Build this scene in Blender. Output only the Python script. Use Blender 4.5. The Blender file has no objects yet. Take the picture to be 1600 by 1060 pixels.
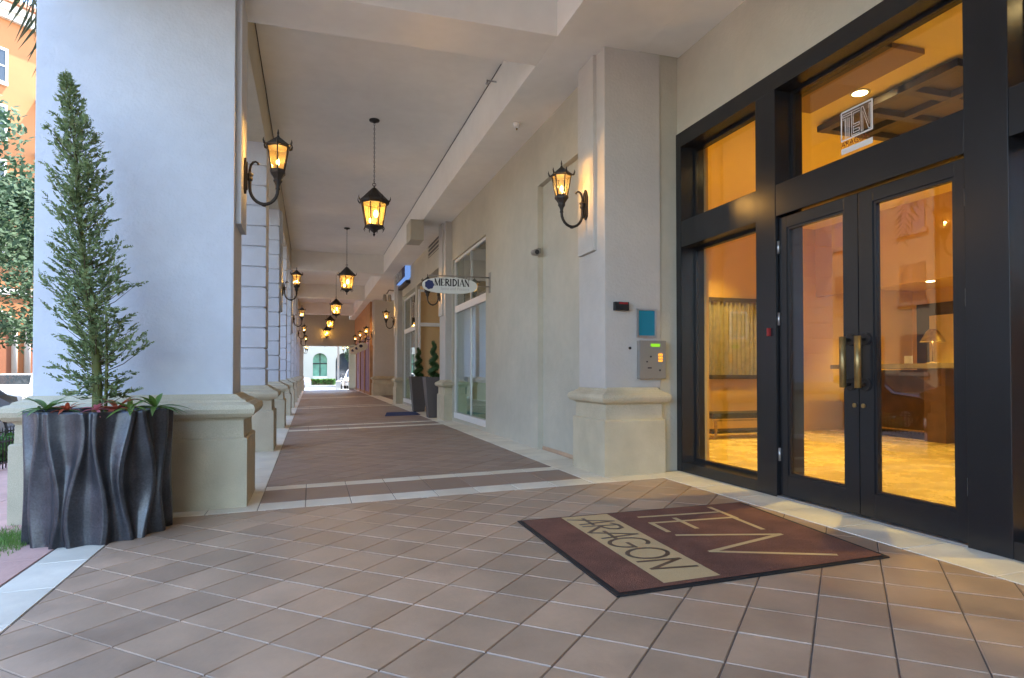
import bpy, bmesh, math, random
from mathutils import Vector, Matrix
R = math.radians
rnd = random.Random(7)
C = bpy.context.scene.collection
scn = bpy.context.scene

# ------------------------------------------------------------------ camera, sky, sun, exposure
EYE = 1.17
cd = bpy.data.cameras.new('camera'); cam = bpy.data.objects.new('camera', cd); C.objects.link(cam)
cd.sensor_width = 36; cd.lens = 22.5; cd.shift_y = 0.0232; cd.clip_start = 0.05; cd.clip_end = 600
cam.location = (0, 0, EYE); cam.rotation_euler = (R(90.9), 0, R(-17.43))
scn.camera = cam
SUN_AZ, SUN_EL = 74, 62            # azimuth from +Y towards +X
w = bpy.data.worlds.new('World'); scn.world = w; w.use_nodes = True
nt = w.node_tree; bg = nt.nodes['Background']; sk = nt.nodes.new('ShaderNodeTexSky')
sk.sky_type = 'NISHITA'; sk.sun_disc = False; sk.sun_elevation = R(SUN_EL); sk.sun_rotation = R(SUN_AZ)
sk.air_density = 1.0; sk.dust_density = 0.8; sk.ozone_density = 2.0
nt.links.new(sk.outputs[0], bg.inputs[0]); bg.inputs[1].default_value = 0.15
sd = bpy.data.lights.new('sun', 'SUN'); sd.energy = 2.3; sd.angle = R(0.6); sd.color = (1, .95, .87)
so = bpy.data.objects.new('sun', sd); C.objects.link(so)
sv = Vector((math.sin(R(SUN_AZ))*math.cos(R(SUN_EL)), math.cos(R(SUN_AZ))*math.cos(R(SUN_EL)), math.sin(R(SUN_EL))))
so.rotation_euler = sv.to_track_quat('Z', 'Y').to_euler(); so.location = (30, -20, 60)
scn.view_settings.view_transform = 'Standard'; scn.view_settings.look = 'None'
scn.view_settings.exposure = 3.5; scn.view_settings.gamma = 1.0
scn.cycles.use_denoising = True
scn.cycles.max_bounces = 10; scn.cycles.diffuse_bounces = 5; scn.cycles.glossy_bounces = 4
scn.cycles.transparent_max_bounces = 24; scn.cycles.transmission_bounces = 6
scn.cycles.caustics_reflective = False; scn.cycles.caustics_refractive = False
scn.cycles.sample_clamp_indirect = 8

# ------------------------------------------------------------------ materials
def mat(name, col, rough=.6, metal=0., bump=None, var=None, spec=None, speck=None, coat=0):
    """bump=(scale,strength,dist) noise bump; var=(scale,amount) slow colour variation; speck=(scale,amount) fine grain"""
    m = bpy.data.materials.new(name); m.use_nodes = True; t = m.node_tree; N = t.nodes; L = t.links
    b = N['Principled BSDF']
    b.inputs['Base Color'].default_value = (*col, 1); b.inputs['Roughness'].default_value = rough; b.inputs['Metallic'].default_value = metal
    if spec is not None: b.inputs['Specular IOR Level'].default_value = spec
    if coat: b.inputs['Coat Weight'].default_value = coat; b.inputs['Coat Roughness'].default_value = .08
    tc = N.new('ShaderNodeTexCoord')
    src = None
    for k, v in enumerate((var, speck)):
        if not v: continue
        n = N.new('ShaderNodeTexNoise'); n.inputs['Scale'].default_value = v[0]; n.inputs['Detail'].default_value = 5 if k == 0 else 2
        L.new(tc.outputs['Object'], n.inputs['Vector'])
        mr = N.new('ShaderNodeMapRange'); mr.inputs[1].default_value = .3; mr.inputs[2].default_value = .7
        mr.inputs[3].default_value = 1-v[1]; mr.inputs[4].default_value = 1+v[1]*.6
        L.new(n.outputs[0], mr.inputs[0])
        mx = N.new('ShaderNodeVectorMath'); mx.operation = 'SCALE'
        if src is None: mx.inputs[0].default_value = col
        else: L.new(src, mx.inputs[0])
        L.new(mr.outputs[0], mx.inputs['Scale']); src = mx.outputs[0]
    if src is not None: L.new(src, b.inputs['Base Color'])
    if bump:
        n = N.new('ShaderNodeTexNoise'); n.inputs['Scale'].default_value = bump[0]; n.inputs['Detail'].default_value = 6
        L.new(tc.outputs['Object'], n.inputs['Vector'])
        bp = N.new('ShaderNodeBump'); bp.inputs['Strength'].default_value = bump[1]; bp.inputs['Distance'].default_value = bump[2]
        L.new(n.outputs[0], bp.inputs['Height']); L.new(bp.outputs[0], b.inputs['Normal'])
    return m

def emit(name, col, st):
    m = bpy.data.materials.new(name); m.use_nodes = True; t = m.node_tree
    t.nodes.remove(t.nodes['Principled BSDF']); e = t.nodes.new('ShaderNodeEmission')
    e.inputs[0].default_value = (*col, 1); e.inputs[1].default_value = st
    t.links.new(e.outputs[0], t.nodes['Material Output'].inputs[0]); return m

def glass(name, tint=(1, 1, 1), refl=1.5, boost=0., rough=0.0, body=None):
    """window glass: clear transmission with a Fresnel mirror; body=(colour,share) adds a translucent share"""
    m = bpy.data.materials.new(name); m.use_nodes = True; t = m.node_tree; N = t.nodes; L = t.links
    N.remove(N['Principled BSDF'])
    tr = N.new('ShaderNodeBsdfTransparent'); tr.inputs[0].default_value = (*tint, 1)
    gl = N.new('ShaderNodeBsdfGlossy'); gl.inputs[1].default_value = rough
    fr = N.new('ShaderNodeFresnel'); fr.inputs[0].default_value = refl
    ad = N.new('ShaderNodeMath'); ad.operation = 'ADD'; ad.use_clamp = True; ad.inputs[1].default_value = boost
    ge = N.new('ShaderNodeNewGeometry'); mi = N.new('ShaderNodeMix'); mi.inputs[2].default_value = refl; mi.inputs[3].default_value = 1/refl
    L.new(ge.outputs['Backfacing'], mi.inputs[0]); L.new(mi.outputs[0], fr.inputs[0])     # same mirror strength from both sides of the sheet
    L.new(fr.outputs[0], ad.inputs[0])
    mx = N.new('ShaderNodeMixShader'); L.new(ad.outputs[0], mx.inputs[0])
    first = tr.outputs[0]
    if body:
        tl = N.new('ShaderNodeBsdfTranslucent'); tl.inputs[0].default_value = (*body[0], 1)
        m2 = N.new('ShaderNodeMixShader'); m2.inputs[0].default_value = body[1]
        L.new(first, m2.inputs[1]); L.new(tl.outputs[0], m2.inputs[2]); first = m2.outputs[0]
    L.new(first, mx.inputs[1]); L.new(gl.outputs[0], mx.inputs[2])
    L.new(mx.outputs[0], N['Material Output'].inputs[0]); return m

def tile_mat(name, c1, c2, c3, rough, bump=(35, .25, .004), dirt=.12):
    """every tile island gets its own tone, with mottling across it"""
    m = bpy.data.materials.new(name); m.use_nodes = True; t = m.node_tree; N = t.nodes; L = t.links; b = N['Principled BSDF']
    g = N.new('ShaderNodeNewGeometry'); cr = N.new('ShaderNodeValToRGB')
    cr.color_ramp.elements[0].color = (*c1, 1); cr.color_ramp.elements[1].color = (*c3, 1)
    e = cr.color_ramp.elements.new(.5); e.color = (*c2, 1)
    L.new(g.outputs['Random Per Island'], cr.inputs[0])
    tc = N.new('ShaderNodeTexCoord'); n = N.new('ShaderNodeTexNoise'); n.inputs['Scale'].default_value = 2.3; n.inputs['Detail'].default_value = 7
    n.inputs['Roughness'].default_value = .65
    L.new(tc.outputs['Object'], n.inputs['Vector'])
    mr = N.new('ShaderNodeMapRange'); mr.inputs[1].default_value = .3; mr.inputs[2].default_value = .7; mr.inputs[3].default_value = 1-dirt; mr.inputs[4].default_value = 1+dirt
    L.new(n.outputs[0], mr.inputs[0])
    mx = N.new('ShaderNodeVectorMath'); mx.operation = 'SCALE'; L.new(cr.outputs[0], mx.inputs[0]); L.new(mr.outputs[0], mx.inputs['Scale'])
    L.new(mx.outputs[0], b.inputs['Base Color'])
    rr = N.new('ShaderNodeMapRange'); rr.inputs[1].default_value = .3; rr.inputs[2].default_value = .7; rr.inputs[3].default_value = rough-.1; rr.inputs[4].default_value = rough+.12
    L.new(n.outputs[0], rr.inputs[0]); L.new(rr.outputs[0], b.inputs['Roughness'])
    n2 = N.new('ShaderNodeTexNoise'); n2.inputs['Scale'].default_value = bump[0]; n2.inputs['Detail'].default_value = 6; L.new(tc.outputs['Object'], n2.inputs['Vector'])
    bp = N.new('ShaderNodeBump'); bp.inputs['Strength'].default_value = bump[1]; bp.inputs['Distance'].default_value = bump[2]
    L.new(n2.outputs[0], bp.inputs['Height']); L.new(bp.outputs[0], b.inputs['Normal'])
    return m

def leaf_mat(name, c1, c2, trans=.35, rough=.5):
    m = bpy.data.materials.new(name); m.use_nodes = True; t = m.node_tree; N = t.nodes; L = t.links; b = N['Principled BSDF']
    g = N.new('ShaderNodeNewGeometry'); mx = N.new('ShaderNodeMix'); mx.data_type = 'RGBA'
    mx.inputs[6].default_value = (*c1, 1); mx.inputs[7].default_value = (*c2, 1)
    L.new(g.outputs['Random Per Island'], mx.inputs[0]); L.new(mx.outputs[2], b.inputs['Base Color']); b.inputs['Roughness'].default_value = rough
    tl = N.new('ShaderNodeBsdfTranslucent'); L.new(mx.outputs[2], tl.inputs[0])
    ms = N.new('ShaderNodeMixShader'); ms.inputs[0].default_value = trans
    L.new(b.outputs[0], ms.inputs[1]); L.new(tl.outputs[0], ms.inputs[2]); L.new(ms.outputs[0], N['Material Output'].inputs[0]); return m

M = dict(
 stucco=mat('white_stucco', (.545, .57, .61), .85, bump=(30, .5, .010), var=(1.2, .06), speck=(8, .03)),  # white paint with the cool skylight on the piers put into its colour
 warmst=mat('warm_white_stucco', (.505, .48, .435), .85, bump=(30, .5, .010), var=(1.2, .06), speck=(8, .03)),  # same white paint, made warmer and darker for the dimmer shop side
 cream=mat('cream_stucco', (.46, .432, .345), .85, bump=(30, .5, .010), var=(1.3, .07), speck=(7, .035)),
 ceil=mat('ceiling_paint', (.82, .80, .74), .9, bump=(40, .2, .005), var=(.8, .05), speck=(5, .025)),
 stone=mat('cast_stone', (.535, .47, .33), .8, bump=(70, .5, .006), var=(3, .14), speck=(140, .16)),
 trav=tile_mat('travertine', (.70, .64, .51), (.75, .69, .55), (.80, .74, .60), .5, dirt=.14),
 tile=tile_mat('brown_quarry_tile', (.36, .248, .165), (.43, .295, .192), (.50, .342, .225), .40, dirt=.2),
 tile2=tile_mat('worn_quarry_tile', (.265, .187, .140), (.295, .210, .158), (.325, .233, .176), .5),  # same quarry tile, darkened for the weaker light along the walkway
 grout=mat('grout', (.17, .135, .11), .9, bump=(80, .3, .003)),
 dframe=mat('black_painted_metal', (.013, .0135, .015), .26, bump=(25, .06, .002)),
 dark=mat('dark_bronze_iron', (.030, .025, .022), .5, .3, bump=(60, .4, .003), var=(9, .3)),
 brass=mat('aged_brass', (.36, .25, .10), .38, .75, bump=(70, .25, .002), var=(14, .3)),
 steel=mat('brushed_steel', (.45, .45, .45), .35, .8),
 plantr=mat('fluted_bronze', (.060, .062, .070), .34, .4, bump=(22, .3, .005), var=(4, .45), speck=(70, .3)),
 soil=mat('potting_soil', (.035, .025, .018), .95, bump=(60, 1, .02)),
 mred=mat('mat_carpet', (.205, .082, .048), .95, bump=(180, 1, .008), var=(3.5, .28), speck=(150, .35)),
 mbeige=mat('mat_lettering', (.60, .43, .21), .95, bump=(260, .6, .003), speck=(300, .18)),
 rubber=mat('black_rubber', (.012, .012, .013), .7),
 bluemat=mat('blue_carpet', (.012, .035, .13), .95, bump=(200, .8, .004)),
 white=mat('white_paint', (.72, .72, .70), .45),
 taupe=mat('taupe_resin', (.095, .08, .075), .55, bump=(30, .1, .003)),
 bark=mat('bark', (.085, .06, .035), .9, bump=(40, .8, .01), var=(12, .3)),
 stem=mat('green_stem', (.12, .13, .03), .7, bump=(40, .5, .004), var=(14, .3)),
 conif=leaf_mat('conifer_needles', (.115, .17, .065), (.27, .34, .14), .3, .6),
 brom_g=leaf_mat('bromeliad_green', (.07, .16, .03), (.16, .26, .05), .3, .35),
 brom_r=leaf_mat('bromeliad_red', (.45, .05, .05), (.55, .16, .05), .3, .35),
 brom_p=leaf_mat('bromeliad_pink', (.62, .12, .20), (.70, .28, .30), .3, .35),
 topi=leaf_mat('topiary_leaf', (.02, .065, .015), (.05, .12, .03), .2, .5),
 leafA=leaf_mat('street_tree_leaf', (.03, .065, .028), (.075, .125, .06), .35, .8),
 frond=leaf_mat('palm_frond', (.05, .075, .035), (.15, .15, .09), .3),
 hedgeL=leaf_mat('hedge_leaf', (.04, .12, .02), (.10, .22, .05), .3),
 lawn=leaf_mat('grass_blade', (.10, .20, .03), (.20, .34, .06), .3),
 gl=glass('entrance_glass', (.97, .96, .94), 1.52, .012),
 shopgl=glass('shop_glass', (.90, .95, .93), 1.6, .13),
 amber=glass('amber_lamp_glass', (1, .84, .50), 1.45, 0, .15, ((1, .66, .26), .16)),
 clear=glass('clear_lamp_glass', (1, .90, .66), 1.45, 0, .1, ((1, .76, .38), .02)),
 bulb=emit('lamp_flame', (1, .62, .20), 9),
 down=emit('downlight_glow', (1, .74, .32), 5),
 lcd=emit('green_display', (.35, .85, .04), .085),
 amberled=emit('amber_display', (1, .36, .04), .16),
 teal=mat('teal_notice', (.008, .20, .29), .35),
 grey=mat('grey_enamel', (.24, .225, .20), .5, .1, bump=(90, .2, .001)),
 black=mat('black_plastic', (.015, .015, .016), .4),
 redlens=mat('red_lens', (.28, .02, .02), .25),
 orange=mat('orange_stucco', (.33, .125, .04), .85, bump=(20, .3, .01), var=(.6, .1)),
 terra=mat('terracotta_stucco', (.27, .10, .045), .85, var=(.8, .1)),
 trimw=mat('pale_trim', (.58, .54, .47), .8, bump=(20, .2, .01)),
 roof=mat('clay_roof_tile', (.42, .17, .09), .8, bump=(8, .6, .03)),
 winblk=mat('dark_window_glass', (.03, .035, .04), .08),
 pavers=mat('pink_pavers', (.60, .36, .29), .8, bump=(30, .4, .01), var=(2, .18)),
 asphalt=mat('asphalt', (.07, .07, .07), .9, bump=(120, .5, .01), var=(.5, .2)),
 kerb=mat('kerb_concrete', (.42, .41, .38), .85, bump=(50, .4, .006)),
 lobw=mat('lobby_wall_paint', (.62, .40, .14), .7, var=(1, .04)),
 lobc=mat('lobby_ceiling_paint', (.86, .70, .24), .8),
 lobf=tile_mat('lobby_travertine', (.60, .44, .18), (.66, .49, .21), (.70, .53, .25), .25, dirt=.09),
 coff=mat('coffer_dark_wood', (.06, .045, .035), .45, bump=(8, .2, .004)),
 bpanel=mat('brown_ceiling_panel', (.30, .19, .09), .6),
 coff2=mat('coffer_panel', (.11, .082, .06), .5),
 wood=mat('dark_walnut', (.05, .022, .012), .35, bump=(14, .2, .004), var=(5, .4)),
 wood2=mat('walnut_side', (.11, .055, .03), .4, bump=(14, .2, .004), var=(5, .3)),
 counter=mat('stone_counter', (.30, .26, .17), .25, var=(4, .15)),
 leather=mat('black_leather', (.02, .018, .016), .4),
 marble=mat('yellow_marble', (.66, .50, .20), .3, var=(2.5, .2)),
 drape=mat('silver_drape', (.30, .27, .23), .6, .2, var=(8, .2)),
 paper=mat('white_card', (.8, .78, .72), .6),
 navy=mat('navy_print', (.01, .025, .12), .5),
 ink=mat('black_print', (.02, .02, .025), .6),
 greyink=mat('grey_print', (.42, .43, .43), .7),
 signw=mat('sign_face', (.62, .66, .64), .5),
 blueglow=emit('blue_sign_glow', (.25, .45, 1), .07),
 tan=mat('tan_shop_paint', (.90, .62, .32), .8, var=(1, .06)),
 timber=mat('orange_timber', (.42, .20, .08), .6, bump=(9, .3, .01), var=(4, .25)),
 purple=mat('purple_fabric', (.085, .03, .10), .9, var=(3, .15)),
 lilac=mat('lilac_fabric', (.60, .47, .60), .9, var=(3, .1)),
 gwin=mat('green_tinted_window', (.16, .36, .24), .15, var=(1.5, .3)),
 greyscr=mat('grey_green_screen', (.26, .27, .22), .7, var=(.8, .1)),
 frost=mat('pale_blind', (.84, .90, .97), .7, var=(.8, .06)),  # colour painted for the white piers mirrored in the shop glass
 frostg=mat('green_frost', (.40, .70, .42), .6, var=(.8, .06)),  # colour painted for the greenish plinths mirrored in the shop glass
 carblk=mat('black_car_paint', (.012, .013, .016), .2, coat=1),
 carwht=mat('white_car_paint', (.72, .73, .74), .25, coat=1),
 carred=mat('red_car_paint', (.40, .03, .03), .25, coat=1),
 carglass=mat('car_glass', (.02, .025, .03), .05),
 tail=mat('tail_light', (.55, .06, .02), .2),
 chrome=mat('chrome', (.7, .7, .7), .12, 1.),
 decal=mat('frosted_decal', (.62, .60, .56), .8),
 decal2=mat('orange_decal', (.20, .06, .015), .7),
 purplewall=mat('exterior_stucco', (.70, .66, .60), .85),
)

# ------------------------------------------------------------------ helpers
def wloc(o):
    v = Vector((0, 0, 0))
    while o: v += o.location; o = o.parent
    return v

class MB:
    """collects faces, then becomes one mesh object"""
    def __init__(s): s.v = []; s.f = []; s.sm = []
    def face(s, pts, smooth=False):
        n = len(s.v); s.v += [tuple(p) for p in pts]; s.f.append(tuple(range(n, n+len(pts)))); s.sm.append(smooth); return s
    def grid(s, rows, closed_u=False, closed_v=False, smooth=True):
        n = len(s.v); nu = len(rows); nv = len(rows[0])
        for r in rows: s.v += [tuple(p) for p in r]
        for i in range(nu if closed_u else nu-1):
            for j in range(nv if closed_v else nv-1):
                a = n+i*nv+j; b = n+i*nv+(j+1) % nv; i2 = (i+1) % nu
                s.f.append((a, b, n+i2*nv+(j+1) % nv, n+i2*nv+j)); s.sm.append(smooth)
        return s
    def box(s, x0, x1, y0, y1, z0, z1, b=0):
        if x0 > x1: x0, x1 = x1, x0
        if y0 > y1: y0, y1 = y1, y0
        if z0 > z1: z0, z1 = z1, z0
        if b:
            b = min(b, (x1-x0)*.45, (y1-y0)*.45, (z1-z0)*.45)
            bm = bmesh.new(); bmesh.ops.create_cube(bm, size=1)
            for v in bm.verts: v.co = Vector(((x0+x1)/2+v.co.x*(x1-x0), (y0+y1)/2+v.co.y*(y1-y0), (z0+z1)/2+v.co.z*(z1-z0)))
            bmesh.ops.bevel(bm, geom=list(bm.edges), offset=b, segments=2, affect='EDGES', profile=.7)
            return s.add_bm(bm, False)
        p = [(x0,y0,z0),(x1,y0,z0),(x1,y1,z0),(x0,y1,z0),(x0,y0,z1),(x1,y0,z1),(x1,y1,z1),(x0,y1,z1)]
        n = len(s.v); s.v += p
        for q in ((0,3,2,1),(4,5,6,7),(0,1,5,4),(1,2,6,5),(2,3,7,6),(3,0,4,7)): s.f.append(tuple(n+k for k in q)); s.sm.append(False)
        return s
    def add_bm(s, bm, smooth=True):
        n = len(s.v); bm.verts.ensure_lookup_table(); bm.verts.index_update()
        s.v += [tuple(v.co) for v in bm.verts]
        for f in bm.faces: s.f.append(tuple(n+v.index for v in f.verts)); s.sm.append(smooth)
        bm.free(); return s
    def tube(s, pts, r, seg=8, cap=True, closed=False):
        pts = [Vector(p) for p in pts]; n = len(pts)
        rr = r if isinstance(r, (list, tuple)) else [r]*n
        rows = []; up = Vector((0, 0, 1)); prev = None
        for i, p in enumerate(pts):
            if closed: d = pts[(i+1) % n]-pts[i-1]
            else: d = pts[min(i+1, n-1)]-pts[max(i-1, 0)]
            if d.length < 1e-9: d = Vector((0, 0, 1))
            d.normalize()
            if prev is None:
                a = up if abs(d.z) < .9 else Vector((1, 0, 0)); u = d.cross(a).normalized()
            else:
                u = prev-d*prev.dot(d)
                u = u.normalized() if u.length > 1e-6 else d.orthogonal().normalized()
            prev = u; v = d.cross(u)
            rows.append([p+(u*math.cos(2*math.pi*k/seg)+v*math.sin(2*math.pi*k/seg))*rr[i] for k in range(seg)])
        s.grid(rows, closed_u=closed, closed_v=True)
        if cap and not closed: s.face(rows[0][::-1]); s.face(rows[-1])
        return s
    def lathe(s, prof, cx=0, cy=0, seg=24, smooth=True, phase=0, cap=True):
        rows = [[(cx+r*math.cos(2*math.pi*k/seg+phase), cy+r*math.sin(2*math.pi*k/seg+phase), z) for k in range(seg)] for r, z in prof]
        s.grid(rows, closed_v=True, smooth=smooth)
        if cap: s.face(rows[0][::-1]); s.face(rows[-1])
        return s
    def prism(s, poly, a0, a1, axis='z'):
        def P(u, v, a): return {'z': (u, v, a), 'y': (u, a, v), 'x': (a, u, v)}[axis]
        n = len(poly); A = [P(u, v, a0) for u, v in poly]; B = [P(u, v, a1) for u, v in poly]
        s.face(A[::-1]); s.face(B)
        for i in range(n): s.face([A[i], A[(i+1) % n], B[(i+1) % n], B[i]])
        return s
    def rectprof(s, x0, x1, y0, y1, prof):
        """prof = [(outset, z)...]: a moulded block, each level the rectangle grown by outset"""
        rows = [[(x0-o,y0-o,z),(x1+o,y0-o,z),(x1+o,y1+o,z),(x0-o,y1+o,z)] for o, z in prof]
        s.grid(rows, closed_v=True, smooth=False); s.face(rows[0][::-1]); s.face(rows[-1]); return s
    def strokes(s, lines, width, org, ux, uz, h=.002, nrm=None):
        """flat ribbons: polylines in (u,v) laid out from org along ux, uz, standing h proud"""
        ux = Vector(ux); uz = Vector(uz); org = Vector(org); n = Vector(nrm) if nrm else ux.cross(uz).normalized()
        for k, ln in enumerate(lines):
            wd = width
            if isinstance(ln, tuple): wd, ln = ln
            pts = [Vector((p[0], p[1])) for p in ln]; cl = (pts[0]-pts[-1]).length < 1e-6 and len(pts) > 3
            if cl: pts = pts[:-1]
            L, Rr = [], []
            m = len(pts)
            for i, p in enumerate(pts):
                a = pts[i-1] if (i or cl) else None; b = pts[(i+1) % m] if (i < m-1 or cl) else None
                d1 = (p-a).normalized() if a is not None else (b-p).normalized()
                d2 = (b-p).normalized() if b is not None else d1
                n1 = Vector((-d1.y, d1.x)); n2 = Vector((-d2.y, d2.x)); nn = n1+n2
                nn = nn.normalized() if nn.length > 1e-6 else n1
                q = wd/2/max(.45, nn.dot(n1)); e = Vector((0, 0))
                if not cl and i == 0: e = -d1*wd*.2
                if not cl and i == m-1: e = d1*wd*.2
                L.append(p+nn*q+e); Rr.append(p-nn*q+e)
            W = lambda p, z: org+ux*p.x+uz*p.y+n*z
            idx = range(m) if cl else range(m-1)
            hh = h+k*.00004
            for i in idx:
                j = (i+1) % m
                s.face([W(L[i], hh), W(Rr[i], hh), W(Rr[j], hh), W(L[j], hh)])
        return s
    def build(s, name, m, parent=None):
        me = bpy.data.meshes.new(name); off = wloc(parent) if parent else Vector((0, 0, 0))
        me.from_pydata([(v[0]-off.x, v[1]-off.y, v[2]-off.z) for v in s.v], [], s.f)
        me.polygons.foreach_set('use_smooth', s.sm); me.update()
        bm = bmesh.new(); bm.from_mesh(me)
        if len(s.f) < 60000 and not getattr(s, 'raw', False):
            bmesh.ops.remove_doubles(bm, verts=bm.verts, dist=1e-5)
            bmesh.ops.recalc_face_normals(bm, faces=bm.faces)
        bm.to_mesh(me); bm.free()
        o = bpy.data.objects.new(name, me); C.objects.link(o)
        for x in (m if isinstance(m, list) else [m]): me.materials.append(x)
        if parent: o.parent = parent
        return o

def tag(o, label, cat, group=None):
    o['label'] = label; o['category'] = cat
    if group: o['group'] = group
    return o
def struct(o, kind='structure'): o['kind'] = kind; return o
def thing(name, label, cat, loc=(0, 0, 0), group=None):
    o = bpy.data.objects.new(name, None); C.objects.link(o); o.location = loc; o.empty_display_size = .1
    return tag(o, label, cat, group)
def dup(o, loc=None, rz=None, label=None, parent=None, s=None):
    c = o.copy(); C.objects.link(c)
    if parent: c.parent = parent
    if loc is not None: c.location = loc
    if rz is not None: c.rotation_euler = (0, 0, rz)
    if s is not None: c.scale = s
    if label: c['label'] = label
    for ch in o.children: dup(ch, parent=c)
    return c
def lamp(name, loc, energy, col, radius, parent, kind='POINT', **kw):
    d = bpy.data.lights.new(name, kind); d.energy = energy; d.color = col
    if kind in ('POINT', 'SPOT'): d.shadow_soft_size = radius
    for k, v in kw.items(): setattr(d, k, v)
    o = bpy.data.objects.new(name, d); C.objects.link(o); o.location = Vector(loc)-wloc(parent); o.parent = parent; return o
def text_mesh(name, s, size, m, parent, org, ux, uz, ext=.001, align='LEFT', bold=0, shear=0):
    c = bpy.data.curves.new(name, 'FONT'); c.body = s; c.size = size; c.align_x = align; c.extrude = ext; c.offset = bold; c.shear = shear
    t = bpy.data.objects.new(name, c); me = bpy.data.meshes.new_from_object(t); bpy.data.objects.remove(t)
    ux = Vector(ux).normalized(); uz = Vector(uz).normalized(); n = ux.cross(uz); off = wloc(parent)
    for v in me.vertices: v.co = Vector(org)+ux*v.co.x+uz*v.co.y+n*v.co.z-off
    o = bpy.data.objects.new(name, me); C.objects.link(o); me.materials.append(m); o.parent = parent; return o

SL = .0224; XD = 4.22
def fz(x, y=0): return SL*(x-XD)             # the paving falls gently towards the street
def arc(cx, cz, r, a0, a1, n): return [(cx+r*math.cos(R(a0+(a1-a0)*i/n)), cz+r*math.sin(R(a0+(a1-a0)*i/n))) for i in range(n+1)]

# ------------------------------------------------------------------ paving
def clip(poly, x0, x1, y0, y1):
    for ax, val, keep in ((0, x0, 1), (0, x1, -1), (1, y0, 1), (1, y1, -1)):
        out = []
        for i in range(len(poly)):
            a, b = poly[i], poly[(i+1) % len(poly)]; da = (a[ax]-val)*keep; db = (b[ax]-val)*keep
            if da >= 0: out.append(a)
            if da*db < 0:
                t = da/(da-db); out.append((a[0]+(b[0]-a[0])*t, a[1]+(b[1]-a[1])*t))
        poly = out
        if len(poly) < 3: return []
    return poly
def inset(poly, d):
    n = len(poly); out = []
    ar = sum(poly[i][0]*poly[(i+1) % n][1]-poly[(i+1) % n][0]*poly[i][1] for i in range(n))/2
    if ar < 0: poly = poly[::-1]
    if abs(ar) < .0015: return None
    for i in range(n):
        p0, p1, p2 = (Vector(poly[i-1]), Vector(poly[i]), Vector(poly[(i+1) % n]))
        d1 = p1-p0; d2 = p2-p1
        if d1.length < 2.2*d or d2.length < 2.2*d: return None
        d1.normalize(); d2.normalize(); n1 = Vector((-d1.y, d1.x)); n2 = Vector((-d2.y, d2.x)); q = n1+n2
        if q.length < .3: return None
        q.normalize(); k = d/q.dot(n1)
        if k > 9*d: return None
        out.append(tuple(p1+q*k))
    return out
def tidy(poly, e=.014):
    out = []
    for p in poly:
        if not out or math.hypot(p[0]-out[-1][0], p[1]-out[-1][1]) > e: out.append(p)
    while len(out) > 3 and math.hypot(out[0][0]-out[-1][0], out[0][1]-out[-1][1]) < e: out.pop()
    return out
def lay(mb, poly, z, gap=.0032, bev=.0034, dep=.006):
    poly = tidy(poly)
    if len(poly) < 3: return
    a = inset(poly, gap)
    if not a: return
    b = inset(a, bev)
    if not b: return
    jz = rnd.uniform(-.0008, .0008)
    top = [(x, y, fz(x)+z+jz) for x, y in b]; low = [(x, y, fz(x)+z-dep) for x, y in a]
    n = len(mb.v); k = len(b); mb.v += top+low
    mb.f.append(tuple(range(n, n+k))); mb.sm.append(False)
    for i in range(k): mb.f.append((n+i, n+k+i, n+k+(i+1) % k, n+(i+1) % k)); mb.sm.append(False)
q2 = 2**-.5
def diag(mb, x0, x1, y0, y1, si=.3438, sj=.3241, a0=-3.5264, b0=-2.7340):
    cs = [(-(x+y)*q2, (x-y)*q2) for x in (x0, x1) for y in (y0, y1)]
    i0 = int(math.floor((min(c[0] for c in cs)-a0)/si))-1; i1 = int(math.ceil((max(c[0] for c in cs)-a0)/si))+1
    j0 = int(math.floor((min(c[1] for c in cs)-b0)/sj))-1; j1 = int(math.ceil((max(c[1] for c in cs)-b0)/sj))+1
    for i in range(i0, i1):
        for j in range(j0, j1):
            P = []
            for di, dj in ((0, 0), (0, 1), (1, 1), (1, 0)):
                a = a0+(i+di)*si; b = b0+(j+dj)*sj; P.append(((-a+b)*q2, (-a-b)*q2))
            p = clip(P, x0, x1, y0, y1)
            if len(p) >= 3: lay(mb, p, 0)
def rows(mb, x0, x1, y0, y1, dx, dy, z=0, gap=.003, bev=.003):
    nx = max(1, round((x1-x0)/dx)); ny = max(1, round((y1-y0)/dy))
    for i in range(nx):
        for j in range(ny):
            xa, xb = x0+(x1-x0)*i/nx, x0+(x1-x0)*(i+1)/nx; ya, yb = y0+(y1-y0)*j/ny, y0+(y1-y0)*(j+1)/ny
            lay(mb, [(xa, ya), (xb, ya), (xb, yb), (xa, yb)], z, gap, bev, .005)
def sheet(name, x0, x1, y0, y1, z, m, kind='structure'):
    o = MB().face([(x0,y0,fz(x0)+z),(x1,y0,fz(x1)+z),(x1,y1,fz(x1)+z),(x0,y1,fz(x0)+z)]).build(name, m); struct(o, kind); return o
MOD = 9.1; HALF = 4.55; P0 = 6.6            # column module, first column front
YEND = 47.6
YB = -7.0
t = MB(); t.raw = True
diag(t, -1.465, 3.785, YB, 6.37)
band0 = 6.37
ends = []
y = 6.37
k = 0
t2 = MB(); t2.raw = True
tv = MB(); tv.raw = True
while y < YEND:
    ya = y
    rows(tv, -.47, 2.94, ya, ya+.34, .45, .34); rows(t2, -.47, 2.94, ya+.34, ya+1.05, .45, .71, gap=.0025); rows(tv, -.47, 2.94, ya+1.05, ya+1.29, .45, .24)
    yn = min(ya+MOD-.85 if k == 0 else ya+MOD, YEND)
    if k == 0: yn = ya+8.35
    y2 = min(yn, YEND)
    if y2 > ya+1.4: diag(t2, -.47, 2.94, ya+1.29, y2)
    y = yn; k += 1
struct(t.build('arcade_floor', M['tile'])); struct(t2.build('walkway_floor', M['tile2']))
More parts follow.
